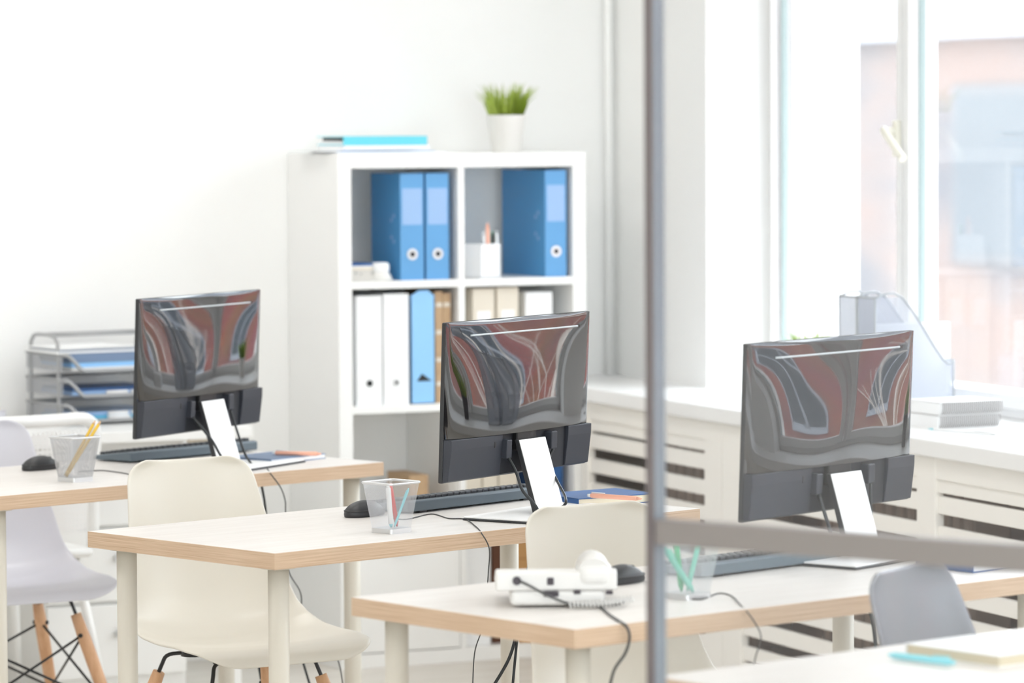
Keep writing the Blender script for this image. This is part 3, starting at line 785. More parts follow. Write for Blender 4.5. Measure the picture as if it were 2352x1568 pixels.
# ------------------------------------------------------------------ bookcase
BX, BY, BW, BD, BH = 4.245, 10.325, .790, .388, 1.487
bc = thing('bookcase', 'white cube bookcase against the back wall', 'bookcase', (BX, BY, 0))
fo, ti_ = .042, .020
f = MB()
f.box(0, fo, 0, BD, 0, BH, .001); f.box(BW - fo, BW, 0, BD, 0, BH, .001); f.build('side_panel', M['white'], bc)
MB().box(fo, BW - fo, 0, BD, BH - fo, BH, .001).build('top_panel', M['white'], bc)
MB().box(fo, BW - fo, 0, BD, .0, fo, .001).build('bottom_panel', M['white'], bc)
mx_ = .388
MB().box(mx_ - ti_ / 2, mx_ + ti_ / 2, .001, BD, fo, BH - fo, .001).build('divider', M['white'], bc)
SH = [1.098, .738, .385]
for z in SH:
    for xa, xb in ((fo, mx_ - ti_ / 2), (mx_ + ti_ / 2, BW - fo)):
        MB().box(xa, xb, .001, BD, z, z + .022, .001).build('shelf', M['white'], bc)
d_ = MB().box(fo + .003, mx_ - ti_ / 2 - .003, -.001, .015, fo + .003, SH[2] - .003, .001).build('drawer_front', M['white'], bc)
MB().box(.165, .232, -.014, .0, SH[2] - .050, SH[2] - .038, .002).build('handle', M['black'], d_)
struct_top = BH
def bpx(x):      # bookcase x under a picture column, on its front plane
    return PL(x, 500, (0, BY, 0), (0, 1, 0)).x - BX
def binder(label, x0, x1, z, spine, side, h=.318, d=.285, y0=.02, ringm='steel', hole=True, lab=True, group='lever arch binders in the bookcase', hz=.075, ringr=.0165):
    b_ = thing('ring_binder', label, 'binder', (BX + x0, BY + y0, z), 0, group); w = x1 - x0
    c = MB(); c.box(0, .003, 0, d, 0, h, .0008); c.box(w - .003, w, 0, d, 0, h, .0008); c.build('cover', side, b_)
    c = MB(); c.box(.0, w, -.002, .003, 0, h, .0012); c.build('spine', spine, b_)
    MB().box(.005, w - .005, .03, d - .01, .006, h - .02).build('page_block', M['paper'], b_)
    if lab: MB().box(.006, w - .006, -.0032, -.0018, h * .52, h * .86).build('label_sleeve', M['label'], b_)
    if hole:
        c = MB(); c.tube([(w / 2, -.0045, hz), (w / 2, -.001, hz)], ringr, 24); r = c.build('finger_ring', M[ringm], b_)
        c = MB(); c.tube([(w / 2, -.0052, hz), (w / 2, -.0040, hz)], ringr * .48, 18); c.build('finger_hole', M['black'], r)
    if lab:
        for yy, zz in ((.045, h * .60), (.062, h * .56), (.045, h * .36), (.062, h * .40)):
            MB().tube([(-.0012, yy, zz), (.002, yy, zz)], .0055, 12).build('rivet', M['label'], b_)
    return b_
zA = SH[0] + .022; zB = SH[1] + .022; zC = SH[2] + .022
binder('blue ring binder in the top left cube, the one further from the divider', bpx(925), bpx(979), zA, M['bluespine'], M['blue'], h=.309, d=.215)
binder('blue ring binder in the top left cube, the one beside the divider', bpx(984), bpx(1037), zA, M['bluespine'], M['blue'], h=.309, d=.22)
binder('blue ring binder standing alone in the top right cube', bpx(1258), bpx(1307), zA, M['bluespine'], M['blue'], h=.314, d=.30)
binder('white ring binder with a black finger hole, leftmost in its cube', bpx(822), bpx(881), zB, M['paper'], M['paper'], h=.318, lab=False, ringm='black', hz=.065, ringr=.009)
binder('white ring binder with a silver ring, beside the sky blue file box', bpx(884), bpx(943), zB, M['paper'], M['paper'], h=.322, lab=False, hz=.065, ringr=.009)
# sky blue magazine file with a triangular cut-out
x0, x1 = bpx(946), bpx(1002); w = x1 - x0
mf = thing('magazine_file', 'sky blue cardboard file box with a black triangular opening', 'file box', (BX + x0, BY + .015, zB))
f = MB(); f.prism([(0, 0), (w, 0), (w, .312), (w * .72, .330), (w * .35, .330), (0, .314)], 0, .004, axis='y'); f.box(0, .003, 0, .26, 0, .31); f.box(w - .003, w, 0, .26, 0, .31); f.box(0, w, .257, .26, 0, .31); f.box(0, w, 0, .26, 0, .003)
f.build('box_shell', M['lblue'], mf)
f = MB(); f.prism([(w * .24, .066), (w * .86, .066), (w * .45, .088)], -.0008, .0006, axis='y'); f.build('cutout', M['black'], mf)
for k, (a_, c_, lab_) in enumerate(((1006, 1024, 'old tan book in the second cube, beside the sky blue file box'), (1025, 1043, 'old tan book in the second cube, beside the divider'))):
    xa, xb = bpx(a_), bpx(c_)
    o = book('old_book', lab_, 'book', (BX + xb, BY + .03, zB), 0, .001, .001, .001, M['oldbook'])
    for ch in list(o.children): bpy.data.objects.remove(ch)
    w = xb - xa
    f = MB(); f.box(-w, -w + .003, 0, .22, 0, .325 - .006 * k); f.box(-.003, 0, 0, .22, 0, .325 - .006 * k); f.box(-w, 0, -.002, .004, 0, .325 - .006 * k, .001)
    f.build('cover', M['oldbook'], o)
    for zz in (.05, .12, .20, .28): MB().box(-w + .002, -.002, -.0035, -.0015, zz, zz + .012).build('spine_band', M['beige'], o)
    MB().box(-w + .003, -.003, .004, .212, .004, .315 - .006 * k).build('page_block', M['pages'], o)
def boxfile(label, px0, px1, z, h, mt, d=.25, y0=.03, group='plain box files'):
    x0, x1 = bpx(px0), bpx(px1); w = x1 - x0
    r = thing('box_file', label, 'box file', (BX + x0, BY + y0, z), 0, group)
    f = MB(); f.box(0, w, 0, d, 0, h, .002); f.build('box_body', mt, r)
    f = MB(); f.box(w * .2, w * .8, -.0012, .0005, h * .55, h * .8); f.build('label_card', M['paper'], r)
    return r
boxfile('beige box file in the second right cube, beside the divider', 1094, 1145, zB, .330, M['beige'])
boxfile('beige box file in the second right cube, second from the divider', 1150, 1200, zB, .332, M['beige'])
boxfile('white box file standing apart in the second right cube', 1216, 1278, zB, .315, M['paper'])
boxfile('beige box file in the third right cube, beside the divider', 1072, 1112, zC, .30, M['beige'])
boxfile('beige box file in the third right cube, second from the divider', 1115, 1150, zC, .30, M['beige'])
boxfile('beige box file in the third right cube, third from the divider', 1153, 1196, zC, .30, M['beige'])
boxfile('navy box file in the third right cube', 1262, 1300, zC, .30, M['navy'])
# small things
def boxthing(name, label, cat, x0, x1, y0, y1, z0, z1, mt, bev=.002, lidm=None, group=None):
    r = thing(name, label, cat, (BX + x0, BY + y0, z0), 0, group)
    h = z1 - z0; MB().box(0, x1 - x0, 0, y1 - y0, 0, h * .8 if lidm else h, bev).build('box_body', mt, r)
    if lidm: MB().box(-.001, x1 - x0 + .001, -.001, y1 - y0 + .001, h * .8, h, bev).build('lid', lidm, r)
    return r
def dotted(name, base, dot):
    m, nt, b_ = newmat(name); tc = nt.nodes.new('ShaderNodeTexCoord'); v = nt.nodes.new('ShaderNodeTexVoronoi'); v.inputs['Scale'].default_value = 55; v.inputs['Randomness'].default_value = .4
    nt.links.new(tc.outputs['Object'], v.inputs['Vector']); lt = nt.nodes.new('ShaderNodeMath'); lt.operation = 'LESS_THAN'; lt.inputs[1].default_value = .22
    nt.links.new(v.outputs['Distance'], lt.inputs[0]); mx = nt.nodes.new('ShaderNodeMix'); mx.data_type = 'RGBA'; mx.inputs[6].default_value = (*base, 1); mx.inputs[7].default_value = (*dot, 1)
    nt.links.new(lt.outputs[0], mx.inputs[0]); nt.links.new(mx.outputs[2], b_.inputs['Base Color']); return m
xa, xb = fo + .001, bpx(864)
boxthing('storage_box', 'small dotted white box in the top left cube', 'box', xa, xb, .03, .16, zA, zA + .040, dotted('dotted card', (.60, .58, .54), (.25, .27, .26)), .002, lidm=M['beige'])
r = thing('notepad', 'blue notepad lying on the small dotted box', 'notepad', (BX + xa, BY + .035, zA + .040)); MB().box(0, .078, 0, .12, 0, .004).build('paper_block', M['paper'], r); MB().box(-.0005, .079, -.001, .121, .004, .012, .001).build('cover', M['navy'], r)
r = thing('desk_clock', 'small white rounded gadget beside the dotted box in the top left cube', 'gadget', (BX + bpx(886), BY + .05, zA))
f = MB(); f.lathe([(.0, .0), (.036, .0), (.038, .006), (.030, .020), (.027, .026)], 28, cap=(False, False)); f.build('base', M['pot'], r)
f = MB(); f.lathe([(.027, .026), (.029, .030), (.029, .046), (.024, .052), (.0, .053)], 28, cap=(False, False)); f.build('top_cap', M['paper'], r)
# white pen box
r = thing('pen_box', 'square white pen holder in the top right cube', 'pen holder', (BX + bpx(1087) + .030, BY + .022, zA), R(20))
f = MB(); w_ = .086
for bx in ((0, .004, 0, w_), (w_ - .004, w_, 0, w_), (0, w_, 0, .004), (0, w_, w_ - .004, w_)): f.box(*bx, 0, .100)
f.box(0, w_, 0, w_, 0, .004); f.build('box_wall', M['paper'], r)
def inbox(x, y, z): return Matrix.Translation(r.location) @ Matrix.Rotation(R(20), 4, 'Z') @ Vector((x, y, z))
for nm, mt, x, y, dx, zt, rr in (('peach pen, the tallest in the square white holder', 'salmon', .052, .016, -.004, .160, .0055), ('green pen in the square white holder', 'green', .070, .022, .004, .135, .0045), ('black pen in the square white holder', 'graphite', .064, .014, .004, .132, .0045), ('pale grey pen at the right of the square white holder', 'steel', .078, .014, .006, .138, .0055), ('white pen at the left of the square white holder', 'paper', .042, .022, -.004, .135, .0045)):
    pen('pen', nm, 'pen', inbox(x, y, .006), inbox(x + dx, y, zt), rr, M[mt], 'pens in the square white holder')
# cardboard boxes in the bottom right cube and third left cube
boxthing('cardboard_box', 'brown cardboard box in the bottom right cube', 'box', bpx(1192), bpx(1306), .03, .30, fo, fo + .31, M['cardb'], .003, lidm=M['cardb'])
boxthing('cardboard_box', 'dark brown block standing in for the shaded side of the cardboard box, bottom right', 'box', bpx(1138), bpx(1186), .04, .30, fo + .0, fo + .31, M['cardshade'], .003)
boxthing('box_file', 'pale grey box file in the bottom right cube', 'box file', bpx(1074), bpx(1132), .03, .30, fo, fo + .315, M['paper'], .003)
boxthing('cardboard_box', 'tan box low in the third left cube', 'box', bpx(962), bpx(1006), .08, .25, zC, zC + .14, M['oldbook'], .003)
# on top of the bookcase
zt = BH
def sheet(name, label, cat, px0, px1, dy, z0, h, mt, rz, group, depth=.21):
    a_ = PL(px0, 347, (0, BY + dy, 0), (0, 1, 0)); c_ = PL(px1, 347, (0, BY + dy, 0), (0, 1, 0))
    o = MB().box(0, (c_.x - a_.x), 0, depth, 0, h, min(.0008, h / 3)).build(name, mt, loc=(a_.x, a_.y, z0), rz=rz); return tag(o, label, cat, group)
sheet('paper_folder', 'wide white folder lowest of the stack on the bookcase', 'folder', 775, 1030, .03, zt, .005, M['paper'], R(0), 'papers on the bookcase')
sheet('paper_folder', 'blue edged folder second in the stack on the bookcase', 'folder', 782, 1000, .035, zt + .005, .002, M['label'], R(0), 'papers on the bookcase')
sheet('paper_folder', 'loose white sheets sticking out left of the stack on the bookcase', 'folder', 740, 960, .05, zt + .007, .003, M['paper'], R(6), 'papers on the bookcase')
sheet('paper_folder', 'thick white notebook right under the turquoise binder', 'folder', 790, 988, .045, zt + .010, .014, M['paper'], R(0), 'papers on the bookcase', .2)
a_ = PL(788, 330, (0, BY + .05, 0), (0, 1, 0)); c_ = PL(981, 330, (0, BY + .05, 0), (0, 1, 0))
tb = thing('ring_binder', 'turquoise binder lying flat on top of the bookcase stack', 'binder', (a_.x, BY + .05, zt + .024)); w = c_.x - a_.x
f = MB(); f.box(0, w, -.003, .002, 0, .026, .002); f.box(0, w, 0, .20, .0, .0025, .0008); f.box(0, w, 0, .20, .0235, .026, .0008); f.build('cover', M['turq'], tb)
MB().box(.004, w - .004, .012, .19, .003, .012).build('page_block', M['paper'], tb)
MB().box(.001, w - .004, .02, .16, .013, .0225, .002).build('lever_arch', M['black'], tb)
def plant(label, loc, potm, gm, seed, ph_=.095, pr=(.036, .047), n=150, gh=.075, spread=.055, broad=.0026):
    r = thing('potted_grass', label, 'plant', loc, 0, 'potted grass plants')
    MB().lathe([(.0, 0), (pr[0], 0), (pr[0] + .001, .003), (pr[1], ph_ - .008), (pr[1] + .0006, ph_), (pr[1] - .003, ph_), (pr[1] - .004, ph_ - .012), (0, ph_ - .012)], 36, cap=(False, False)).build('pot', potm, r)
    MB().lathe([(0, ph_ - .010), (pr[1] - .005, ph_ - .010)], 24, cap=(False, False)).build('soil', M['soil'], r)
    rnd = random.Random(seed); g_ = MB()
    for k in range(n):
        a = rnd.uniform(0, 6.283); rad = (pr[1] - .008) * math.sqrt(rnd.random()); b0_ = Vector((rad * math.cos(a), rad * math.sin(a), ph_ - .012))
        a2 = a + rnd.uniform(-.6, .6); out = spread * rnd.random() ** 1.1 * (.35 + rad / pr[1]); H_ = gh * rnd.uniform(.6, 1.15) + .012
        mid = b0_ + Vector((math.cos(a2) * out * .35, math.sin(a2) * out * .35, H_ * .62)); tip = b0_ + Vector((math.cos(a2) * out, math.sin(a2) * out, H_))
        sd = Vector((-math.sin(a + 1.0), math.cos(a + 1.0), 0)) * broad
        v = [g_.bm.verts.new(p) for p in (b0_ - sd, b0_ + sd, mid + sd * .8, mid - sd * .8, tip)]
        g_.bm.faces.new((v[0], v[1], v[2], v[3])); g_.bm.faces.new((v[3], v[2], v[4]))
    g_.build('grass_blades', gm, r, fix=False)
    return r
p = PL(1163, 345, (0, BY + .12, 0), (0, 1, 0))
plant('grass plant in a white pot on top of the bookcase', (p.x, BY + .12, BH), M['pot'], M['grass'], 4, ph_=.110, pr=(.043, .058), gh=.088, spread=.062, n=170, broad=.0032)

# ------------------------------------------------------------------ things on the windowsill
p = G(1860, 872, SILL)
plant('grass plant on the windowsill, mostly hidden by the monitor', (5.345, 9.535, SILL), M['pot'], M['grassl'], 9, ph_=.100, gh=.085, n=220)
plant('grass plant in a dark pot on the sill, seen only in reflection', (5.22, 6.85, SILL), M['graphite'], M['grass'], 11)
def magfile(label, loc, rz, dark=False):
    r = thing('mesh_magazine_file', label, 'magazine file', loc, rz, 'mesh magazine files on the sill')
    L, Wd, H0, H1, top = .250, .080, .315, .145, .085
    pr_ = [(0, .004), (0, H0), (top, H0), (L - .035, H1 + .004), (L, H1), (L, .004)]
    for nm, y in (('side', 0), ('side', Wd)):
        f = MB(); vs = [f.bm.verts.new((x, y, z)) for x, z in pr_]; fc = f.bm.faces.new(vs)
        for l in fc.loops: l[f.uv].uv = (l.vert.co.x, l.vert.co.z)
        f.build('mesh_side', M['meshfile'], r)
    f = MB(); f.quad((0, 0, .004), (0, Wd, .004), (0, Wd, H0), (0, 0, H0), [(0, 0), (Wd, 0), (Wd, H0), (0, H0)]); f.quad((L, 0, .004), (L, Wd, .004), (L, Wd, H1), (L, 0, H1), [(0, 0), (Wd, 0), (Wd, H1), (0, H1)])
    f.build('mesh_end', M['meshfile'], r)
    f = MB(); f.box(0, L, 0, Wd, 0, .004); f.build('bottom_plate', M['paper'], r)
    f = MB()
    for y in (0, Wd): f.tube(smooth_path([(x, y, z) for x, z in pr_[1:5]], 4), .0030, 8)
    for (x, z) in ((0, H0), (L, H1), (L, .004), (0, .004)): f.tube([(x, 0, z), (x, Wd, z)], .0028, 8)
    for y in (0, Wd):
        f.tube([(0, y, .004), (0, y, H0)], .0028, 8); f.tube([(L, y, .004), (L, y, H1)], .0028, 8); f.tube([(0, y, .004), (L, y, .004)], .0028, 8)
    f.build('wire_frame', M['wire'], r)
    return r
nl = G(2010, 962, SILL)
magfile('white mesh magazine file on the sill, the one nearer the camera', (nl.x, nl.y, SILL), R(4))
magfile('white mesh magazine file on the sill, behind the nearer one', (nl.x - .006, nl.y + .086, SILL), R(4))
magfile('mesh magazine file on the sill seen only in reflection, beside a dark pot', (5.12, 7.16, SILL), R(4))
magfile('mesh magazine file on the sill seen only in reflection, away from the dark pot', (5.115, 7.26, SILL), R(4))
o = MB().box(0, .235, 0, .010, 0, .240, .0015).build('paper_folder', M['paper'], loc=(nl.x + .024, nl.y + .034, SILL + .005), rz=R(4)); tag(o, 'white papers standing in the nearer mesh magazine file', 'papers')
nb = G(2158, 985, SILL)
for k, (dx, lab) in enumerate(((0.0, 'spiral notebook on the sill, lower of the pair'), (.006, 'spiral notebook on the sill, upper of the pair'))):
    r = thing('spiral_notebook', lab, 'notebook', (nb.x + dx, nb.y + .004, SILL + k * .034), R(2), 'spiral notebooks on the sill')
    MB().box(0, .185, .004, .15, .001, .030, .001).build('page_block', M['paper'], r)
    f = MB(); f.box(-.001, .186, .003, .152, .0305, .0325, .0005); f.box(-.001, .186, .003, .152, 0, .0012); f.build('cover', M['sill'], r)
    f = MB()
    for q in range(30):
        x = .004 + q * .0061; pts = [(x + .0009 * j, .008 - .010 * math.sin(math.pi * j / 6), .016 - .0158 * math.cos(math.pi * j / 6)) for j in range(7)]
        f.tube(pts, .0011, 5)
    f.build('spiral_wire', M['part'], r)
g0, g1 = G(2132, 984, SILL + .004), G(2288, 998, SILL + .004)
pen('pen', 'thin white pen on the sill in front of the spiral notebooks', 'pen', g0, g1, .0034, M['paper'], tip=M['aqua'], capm=M['steel'])

# ------------------------------------------------------------------ back left: white desk, trays, perforated chair
wx0, wx1 = 2.55, 3.89
wd = thing('white_desk', 'white desk along the back wall under the letter trays', 'desk', (wx0, YB - .62, 0))
Wl = wx1 - wx0
o = MB().box(0, Wl, 0, .60, .705, .735, .002).build('desk_top', M['white'], wd)
for lx, ly in ((.05, .05), (Wl - .05, .05), (.05, .55), (Wl - .05, .55)):
    MB().box(lx - .02, lx + .02, ly - .02, ly + .02, 0, .705, .002).build('leg', M['white'], wd)
dr = MB().box(.76, 1.17, .10, .58, .0, .704, .002).build('drawer_pedestal', M['white'], wd)
for k in range(3):
    z0 = .05 + k * .21; MB().box(.763, 1.167, .082, .10, z0, z0 + .20, .002).build('drawer', M['white'], dr)
    kb_ = MB().tube([(.965, .082, z0 + .12), (.965, .068, z0 + .12)], .009, 12); kb_.build('knob', M['steel'], dr)
MB().box(1.18, Wl - .02, .08, .10, .60, .704, .002).build('modesty_panel', M['beige'], wd)
# perforated white chair
def perf(name, col):
    m, nt, b_ = newmat(name); b_.inputs['Base Color'].default_value = (*col, 1); b_.inputs['Roughness'].default_value = .4
    uv = nt.nodes.new('ShaderNodeUVMap'); mp = nt.nodes.new('ShaderNodeMapping'); mp.inputs['Scale'].default_value = (72, 72, 1)
    fr = nt.nodes.new('ShaderNodeVectorMath'); fr.operation = 'FRACTION'; sb = nt.nodes.new('ShaderNodeVectorMath'); sb.operation = 'SUBTRACT'; sb.inputs[1].default_value = (.5, .5, 0)
    ln = nt.nodes.new('ShaderNodeVectorMath'); ln.operation = 'LENGTH'; lt = nt.nodes.new('ShaderNodeMath'); lt.operation = 'LESS_THAN'; lt.inputs[1].default_value = .27
    tr = nt.nodes.new('ShaderNodeBsdfTransparent'); ms = nt.nodes.new('ShaderNodeMixShader'); out = nt.nodes['Material Output']
    L_ = nt.links.new; L_(uv.outputs[0], mp.inputs[0]); L_(mp.outputs[0], fr.inputs[0]); L_(fr.outputs[0], sb.inputs[0]); L_(sb.outputs[0], ln.inputs[0]); L_(ln.outputs['Value'], lt.inputs[0])
    L_(lt.outputs[0], ms.inputs[0]); L_(b_.outputs[0], ms.inputs[1]); L_(tr.outputs[0], ms.inputs[2]); L_(ms.outputs[0], out.inputs[0]); return m
M['perf'] = perf('perforated white plastic', (.84, .83, .82))
pc = thing('perforated_chair', 'white chair with a perforated back at the white desk', 'chair', (3.05, 10.0, 0), R(8))
f = MB(); bw, zb0, zb1 = .23, .50, .805
def arc(x): return -.30 + .05 * (x / bw) ** 2
n_ = 16
for k in range(n_):
    xa, xb = -bw + .02 + (2 * bw - .04) * k / n_, -bw + .02 + (2 * bw - .04) * (k + 1) / n_
    f.quad((xa, arc(xa), zb0), (xb, arc(xb), zb0), (xb, arc(xb) - .02, zb1 - .03), (xa, arc(xa) - .02, zb1 - .03), [(xa, zb0), (xb, zb0), (xb, zb1 - .03), (xa, zb1 - .03)])
f.build('perforated_panel', M['perf'], pc)
f = MB(); rim = [(-bw, arc(bw), zb0 - .04), (-bw, arc(bw) - .005, zb0 + .1), (-bw, arc(bw) - .02, zb1 - .05), (-bw + .015, arc(bw) - .022, zb1 - .012)] + [(x, arc(x) - .024, zb1) for x in (-bw + .06, -.1, 0, .1, bw - .06)] + [(bw - .015, arc(bw) - .022, zb1 - .012), (bw, arc(bw) - .02, zb1 - .05), (bw, arc(bw) - .005, zb0 + .1), (bw, arc(bw), zb0 - .04)]
f.tube(smooth_path(rim, 5), .017, 12); f.build('back_frame', M['white'], pc)
f = MB(); f.box(-.22, .22, -.28, .18, .435, .46, .012, seg=3); f.build('seat', M['white'], pc)
for sx in (-1, 1):
    for ya, yb in ((-.24, -.33), (.14, .22)):
        MB().tube([(sx * .18, ya, .44), (sx * .235, yb, 0)], [.014, .011], 12).build('leg', M['white'], pc)
for sx in (-1, 1): pass
# letter tray
q = G(112, 960, .735)
lt_ = thing('letter_tray', 'three tier grey wire letter tray on the white desk', 'letter tray', (3.425, YB - .36, .735), R(6))
TW, TD = .33, .25
f = MB()
for y in (0.02, TD - .02):
    pass
for x in (0, TW):
    pts = [(x, .03, 0), (x, .03, .20), (x, .045, .238), (x, .075, .25), (x, TD - .075, .25), (x, TD - .045, .238), (x, TD - .03, .20), (x, TD - .03, 0)]
    f.tube(smooth_path(pts, 4), .0055, 8)
f.tube([(0, TD - .075, .25), (TW, TD - .075, .25)], .004, 8); f.tube([(0, .075, .25), (TW, .075, .25)], .004, 8)
f.build('side_frame', M['traywire'], lt_)
TZ = (.012, .082, .152)
for k, z in enumerate(TZ):
    t = MB(); t.quad((0, 0, z), (TW, 0, z), (TW, TD, z), (0, TD, z), [(0, 0), (TW, 0), (TW, TD), (0, TD)])
    for x in (0, TW): t.quad((x, 0, z), (x, TD, z), (x, TD, z + .045), (x, 0, z + .045), [(0, 0), (TD, 0), (TD, .045), (0, .045)])
    t.quad((0, TD, z), (TW, TD, z), (TW, TD, z + .045), (0, TD, z + .045), [(0, 0), (TW, 0), (TW, .045), (0, .045)])
    tr_ = t.build('tray', M['meshtray'], lt_)
    e = MB(); e.tube(smooth_path([(0, 0, z + .045), (.012, -.004, z + .045), (.03, -.006, z + .030), (.055, -.008, z + .004), (.08, -.008, z), (TW - .08, -.008, z), (TW - .055, -.008, z + .004), (TW - .03, -.006, z + .030), (TW - .012, -.004, z + .045), (TW, 0, z + .045)], 4), .0055, 8)
    e.tube([(0, 0, z + .045), (0, TD, z + .045)], .0045, 8); e.tube([(TW, 0, z + .045), (TW, TD, z + .045)], .0045, 8); e.tube([(0, TD, z + .045), (TW, TD, z + .045)], .0045, 8)
    e.build('tray_rim', M['traywire'], tr_)
LM = Matrix.Translation(lt_.location) @ Matrix.Rotation(R(6), 4, 'Z')
def infile(label, x0, x1, y0, y1, z, h, mt, group='folders in the letter tray', tabs=False, tiltx=0, rzz=0):
    r = thing('paper_folder', label, 'folder', LM @ Vector((x0, y0, z)), R(6) + rzz, group); r.rotation_euler.x = 0
    f = MB(); f.box(0, x1 - x0, 0, y1 - y0, 0, h, min(.001, h / 4)); f.build('folder_stack', mt, r)
    if tabs:
        f = MB(); f.tube([((x1 - x0) * .38, -.003, h * .5), ((x1 - x0) * .62, -.003, h * .5)], .0055, 10); f.build('white_tab', M['paper'], r)
        f = MB(); f.tube([((x1 - x0) * .66, -.003, h * .5), ((x1 - x0) * .88, -.003, h * .5)], .0055, 10); f.build('white_tab', M['paper'], r)
    return r
infile('cyan folder in the lowest letter tray', .03, TW - .02, .004, .22, TZ[0] + .002, .011, M['cyan'], tabs=True)
infile('pale folder on the cyan one in the lowest letter tray', .04, TW - .03, .010, .22, TZ[0] + .014, .009, M['label'], tabs=True)
infile('lilac blue folder in the middle letter tray', .03, TW - .03, .004, .22, TZ[1] + .002, .011, M['label'], tabs=True)
infile('dark blue folder on top in the middle letter tray', .035, TW - .04, .012, .22, TZ[1] + .014, .006, M['navy'])
infile('white papers lowest in the top letter tray', .03, TW - .02, .0, .22, TZ[2] + .002, .008, M['paper'])
infile('sky blue folder in the top letter tray', .03, TW - .02, .004, .22, TZ[2] + .0105, .012, M['lblue'])
infile('thick slate blue folder stack in the top letter tray', .025, TW - .02, .006, .22, TZ[2] + .023, .026, M['bluegrey'])
infile('white papers covering the slate blue folders in the top letter tray', -.012, TW - .01, .010, .23, TZ[2] + .0495, .006, M['paper'])
for k in range(3): infile(['charcoal folder edge among the slate blue stack', 'grey sheets over the white papers of the top tray', 'loose top sheet on the letter tray'][k], .0, TW - .05 - .02 * k, .015, .22, TZ[2] + .056 + .003 * k, .0025, [M['bluegrey'], M['steel'], M['paper']][k], rzz=R(2 * k))
r = thing('note_block', 'pale block with a yellow note at the far left on the white desk', 'note block', G(2, 975, .735) + Vector((-.03, .0, 0)), R(10))
MB().box(-.05, .05, 0, .06, 0, .040, .003).build('paper_block', M['lav'], r); MB().box(-.04, .03, .005, .055, .040, .046, .001).build('sticky_note', M['yellow'], r)

# ------------------------------------------------------------------ glass partition in front
pt = Vector((2.500, 4.903, 0)); pdv = (PL(2352, 1283, (2.774, 4.368, .996), (0, 0, 1)) - pt); pang = math.atan2(4.368 - 4.903, 2.774 - 2.500)
gp = thing('glass_partition', 'grey metal framed glass partition in the foreground', 'partition', pt, pang)
PW = .0275
po = MB().box(-.0052, .0058, -.0122, .0157, 0, CEIL, .001).build('post', M['partlit'], gp)
MB().box(-.0060, .0065, -.0172, -.0120, 0, CEIL, .0005).build('shade_strip', M['partshade'], po)  # dark strip painted in for the post's shaded face
MB().box(.0065, 2.2, -.013, .013, .979, 1.015, .0015).build('rail', M['part'], gp)
MB().box(.0065, 2.2, -.0035, .0035, 1.015, CEIL - .0).build('glass_panel', M['pglass'], gp)
MB().box(.0065, 2.2, -.0035, .0035, .03, .979).build('glass_panel', M['pglass'], gp)
MB().box(2.2, 2.2 + PW, -PW / 2, PW / 2, 0, CEIL, .0015).build('post', M['part'], gp)
MB().box(.0065, 2.2, -.013, .013, 0, .03, .0015).build('bottom_rail', M['part'], gp)

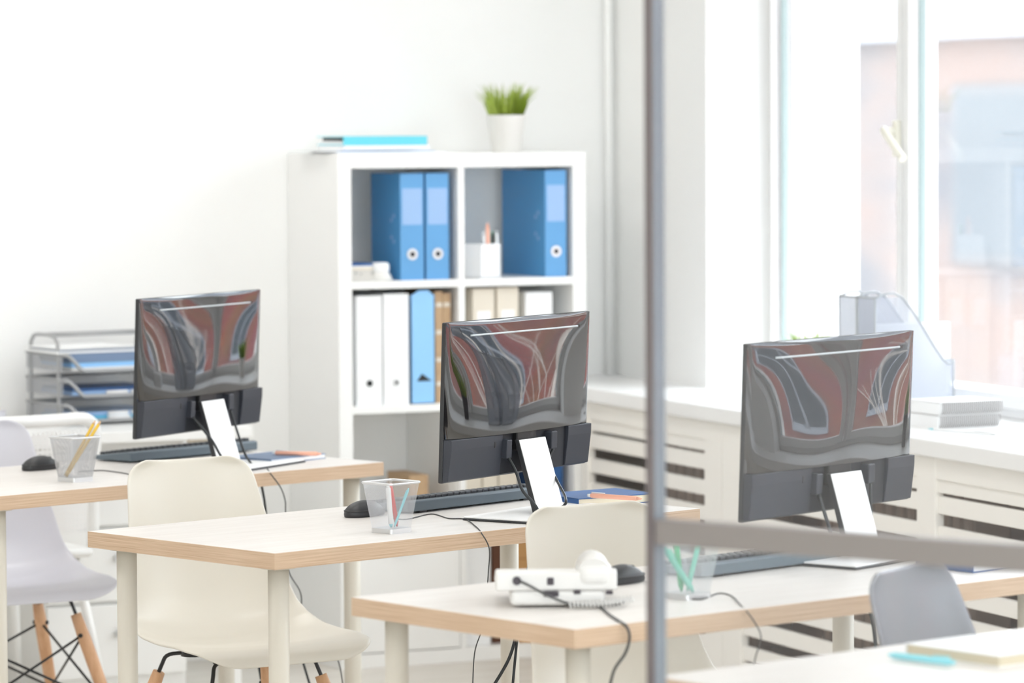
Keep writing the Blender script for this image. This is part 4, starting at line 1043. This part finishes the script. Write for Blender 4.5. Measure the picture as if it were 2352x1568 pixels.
# ------------------------------------------------------------------ light
W = bpy.data.worlds.new('sky'); sc.world = W; W.use_nodes = True
nt = W.node_tree; bg = nt.nodes['Background']
bg.inputs['Color'].default_value = (.90, .95, 1.0, 1); bg.inputs['Strength'].default_value = 9
def area(name, loc, rot, sx, sy, e, col=(1, 1, 1)):
    l = bpy.data.lights.new(name, 'AREA'); l.shape = 'RECTANGLE'; l.size = sx; l.size_y = sy; l.energy = e; l.color = col
    o = bpy.data.objects.new(name, l); COL.objects.link(o); o.location = loc; o.rotation_euler = rot; return o
k = 0
for yy in (1.5, 4.5, 7.5, 9.6):
    for xx in (.9, 3.3):
        k += 1
        cl = thing('fill_panel', ['', 'square white ceiling fill panel, added out of view'][1], 'ceiling light', (xx, yy, CEIL), 0, 'added ceiling fill panels')
        fr_ = MB(); fr_.box(-.32, .32, -.32, .32, -.02, 0, .003); fr_.build('fill_panel_frame', M['white'], cl)
        area('fill_lamp', (xx, yy, CEIL - .025), (0, 0, 0), .58, .58, 12, (1, .99, .975))  # unseen lamp added to fill the room with light
for s0, s1 in OPEN:      # daylight portals in the window openings
    c_ = WM @ Vector((.45, -(s0 + s1) / 2, (SILL + HEAD) / 2))
    o = area('window_daylight', c_, (0, R(90), WA + math.pi), HEAD - SILL, s1 - s0, 1)
    o.rotation_euler = (R(90), 0, WA + R(90)); o.data.size = s1 - s0; o.data.size_y = HEAD - SILL
    o.data.cycles.is_portal = True
o = area('window_daylight', ((FX0 + FX1) / 2, YF - .16, (FZ0 + FZ1) / 2), (R(90), 0, 0), FX1 - FX0, FZ1 - FZ0, 1); o.data.cycles.is_portal = True  # portal for the window added behind the camera

sl = bpy.data.lights.new('sun', 'SUN'); sl.energy = 4.5; sl.angle = R(12); sl.color = (1, .97, .93)
so = bpy.data.objects.new('sun', sl); COL.objects.link(so)
so.rotation_euler = Vector((-math.cos(R(60)) * .80, math.cos(R(60)) * .60, -math.sin(R(60)))).to_track_quat('-Z', 'Y').to_euler()
# ------------------------------------------------------------------ camera
cam = bpy.data.cameras.new('camera'); co = bpy.data.objects.new('camera', cam); COL.objects.link(co)
mx = Matrix.Identity(4)
mx.col[0][:3] = CX; mx.col[1][:3] = CY; mx.col[2][:3] = -CAMD; mx.col[3][:3] = EYEP
co.matrix_world = mx
cam.sensor_width = 36; cam.lens = FPX / 2352 * 36; cam.clip_end = 200; cam.clip_start = .05
cam.dof.use_dof = True; cam.dof.focus_distance = 8.15; cam.dof.aperture_fstop = 4.0
sc.camera = co
sc.view_settings.view_transform = 'Standard'; sc.view_settings.look = 'None'; sc.view_settings.gamma = 1; sc.view_settings.use_curve_mapping = False
sc.view_settings.exposure = -0.06
sc.cycles.use_denoising = True
sc.cycles.max_bounces = 14; sc.cycles.diffuse_bounces = 9; sc.cycles.glossy_bounces = 5; sc.cycles.transparent_max_bounces = 24
sc.cycles.caustics_reflective = False; sc.cycles.caustics_refractive = False; sc.cycles.sample_clamp_indirect = 6
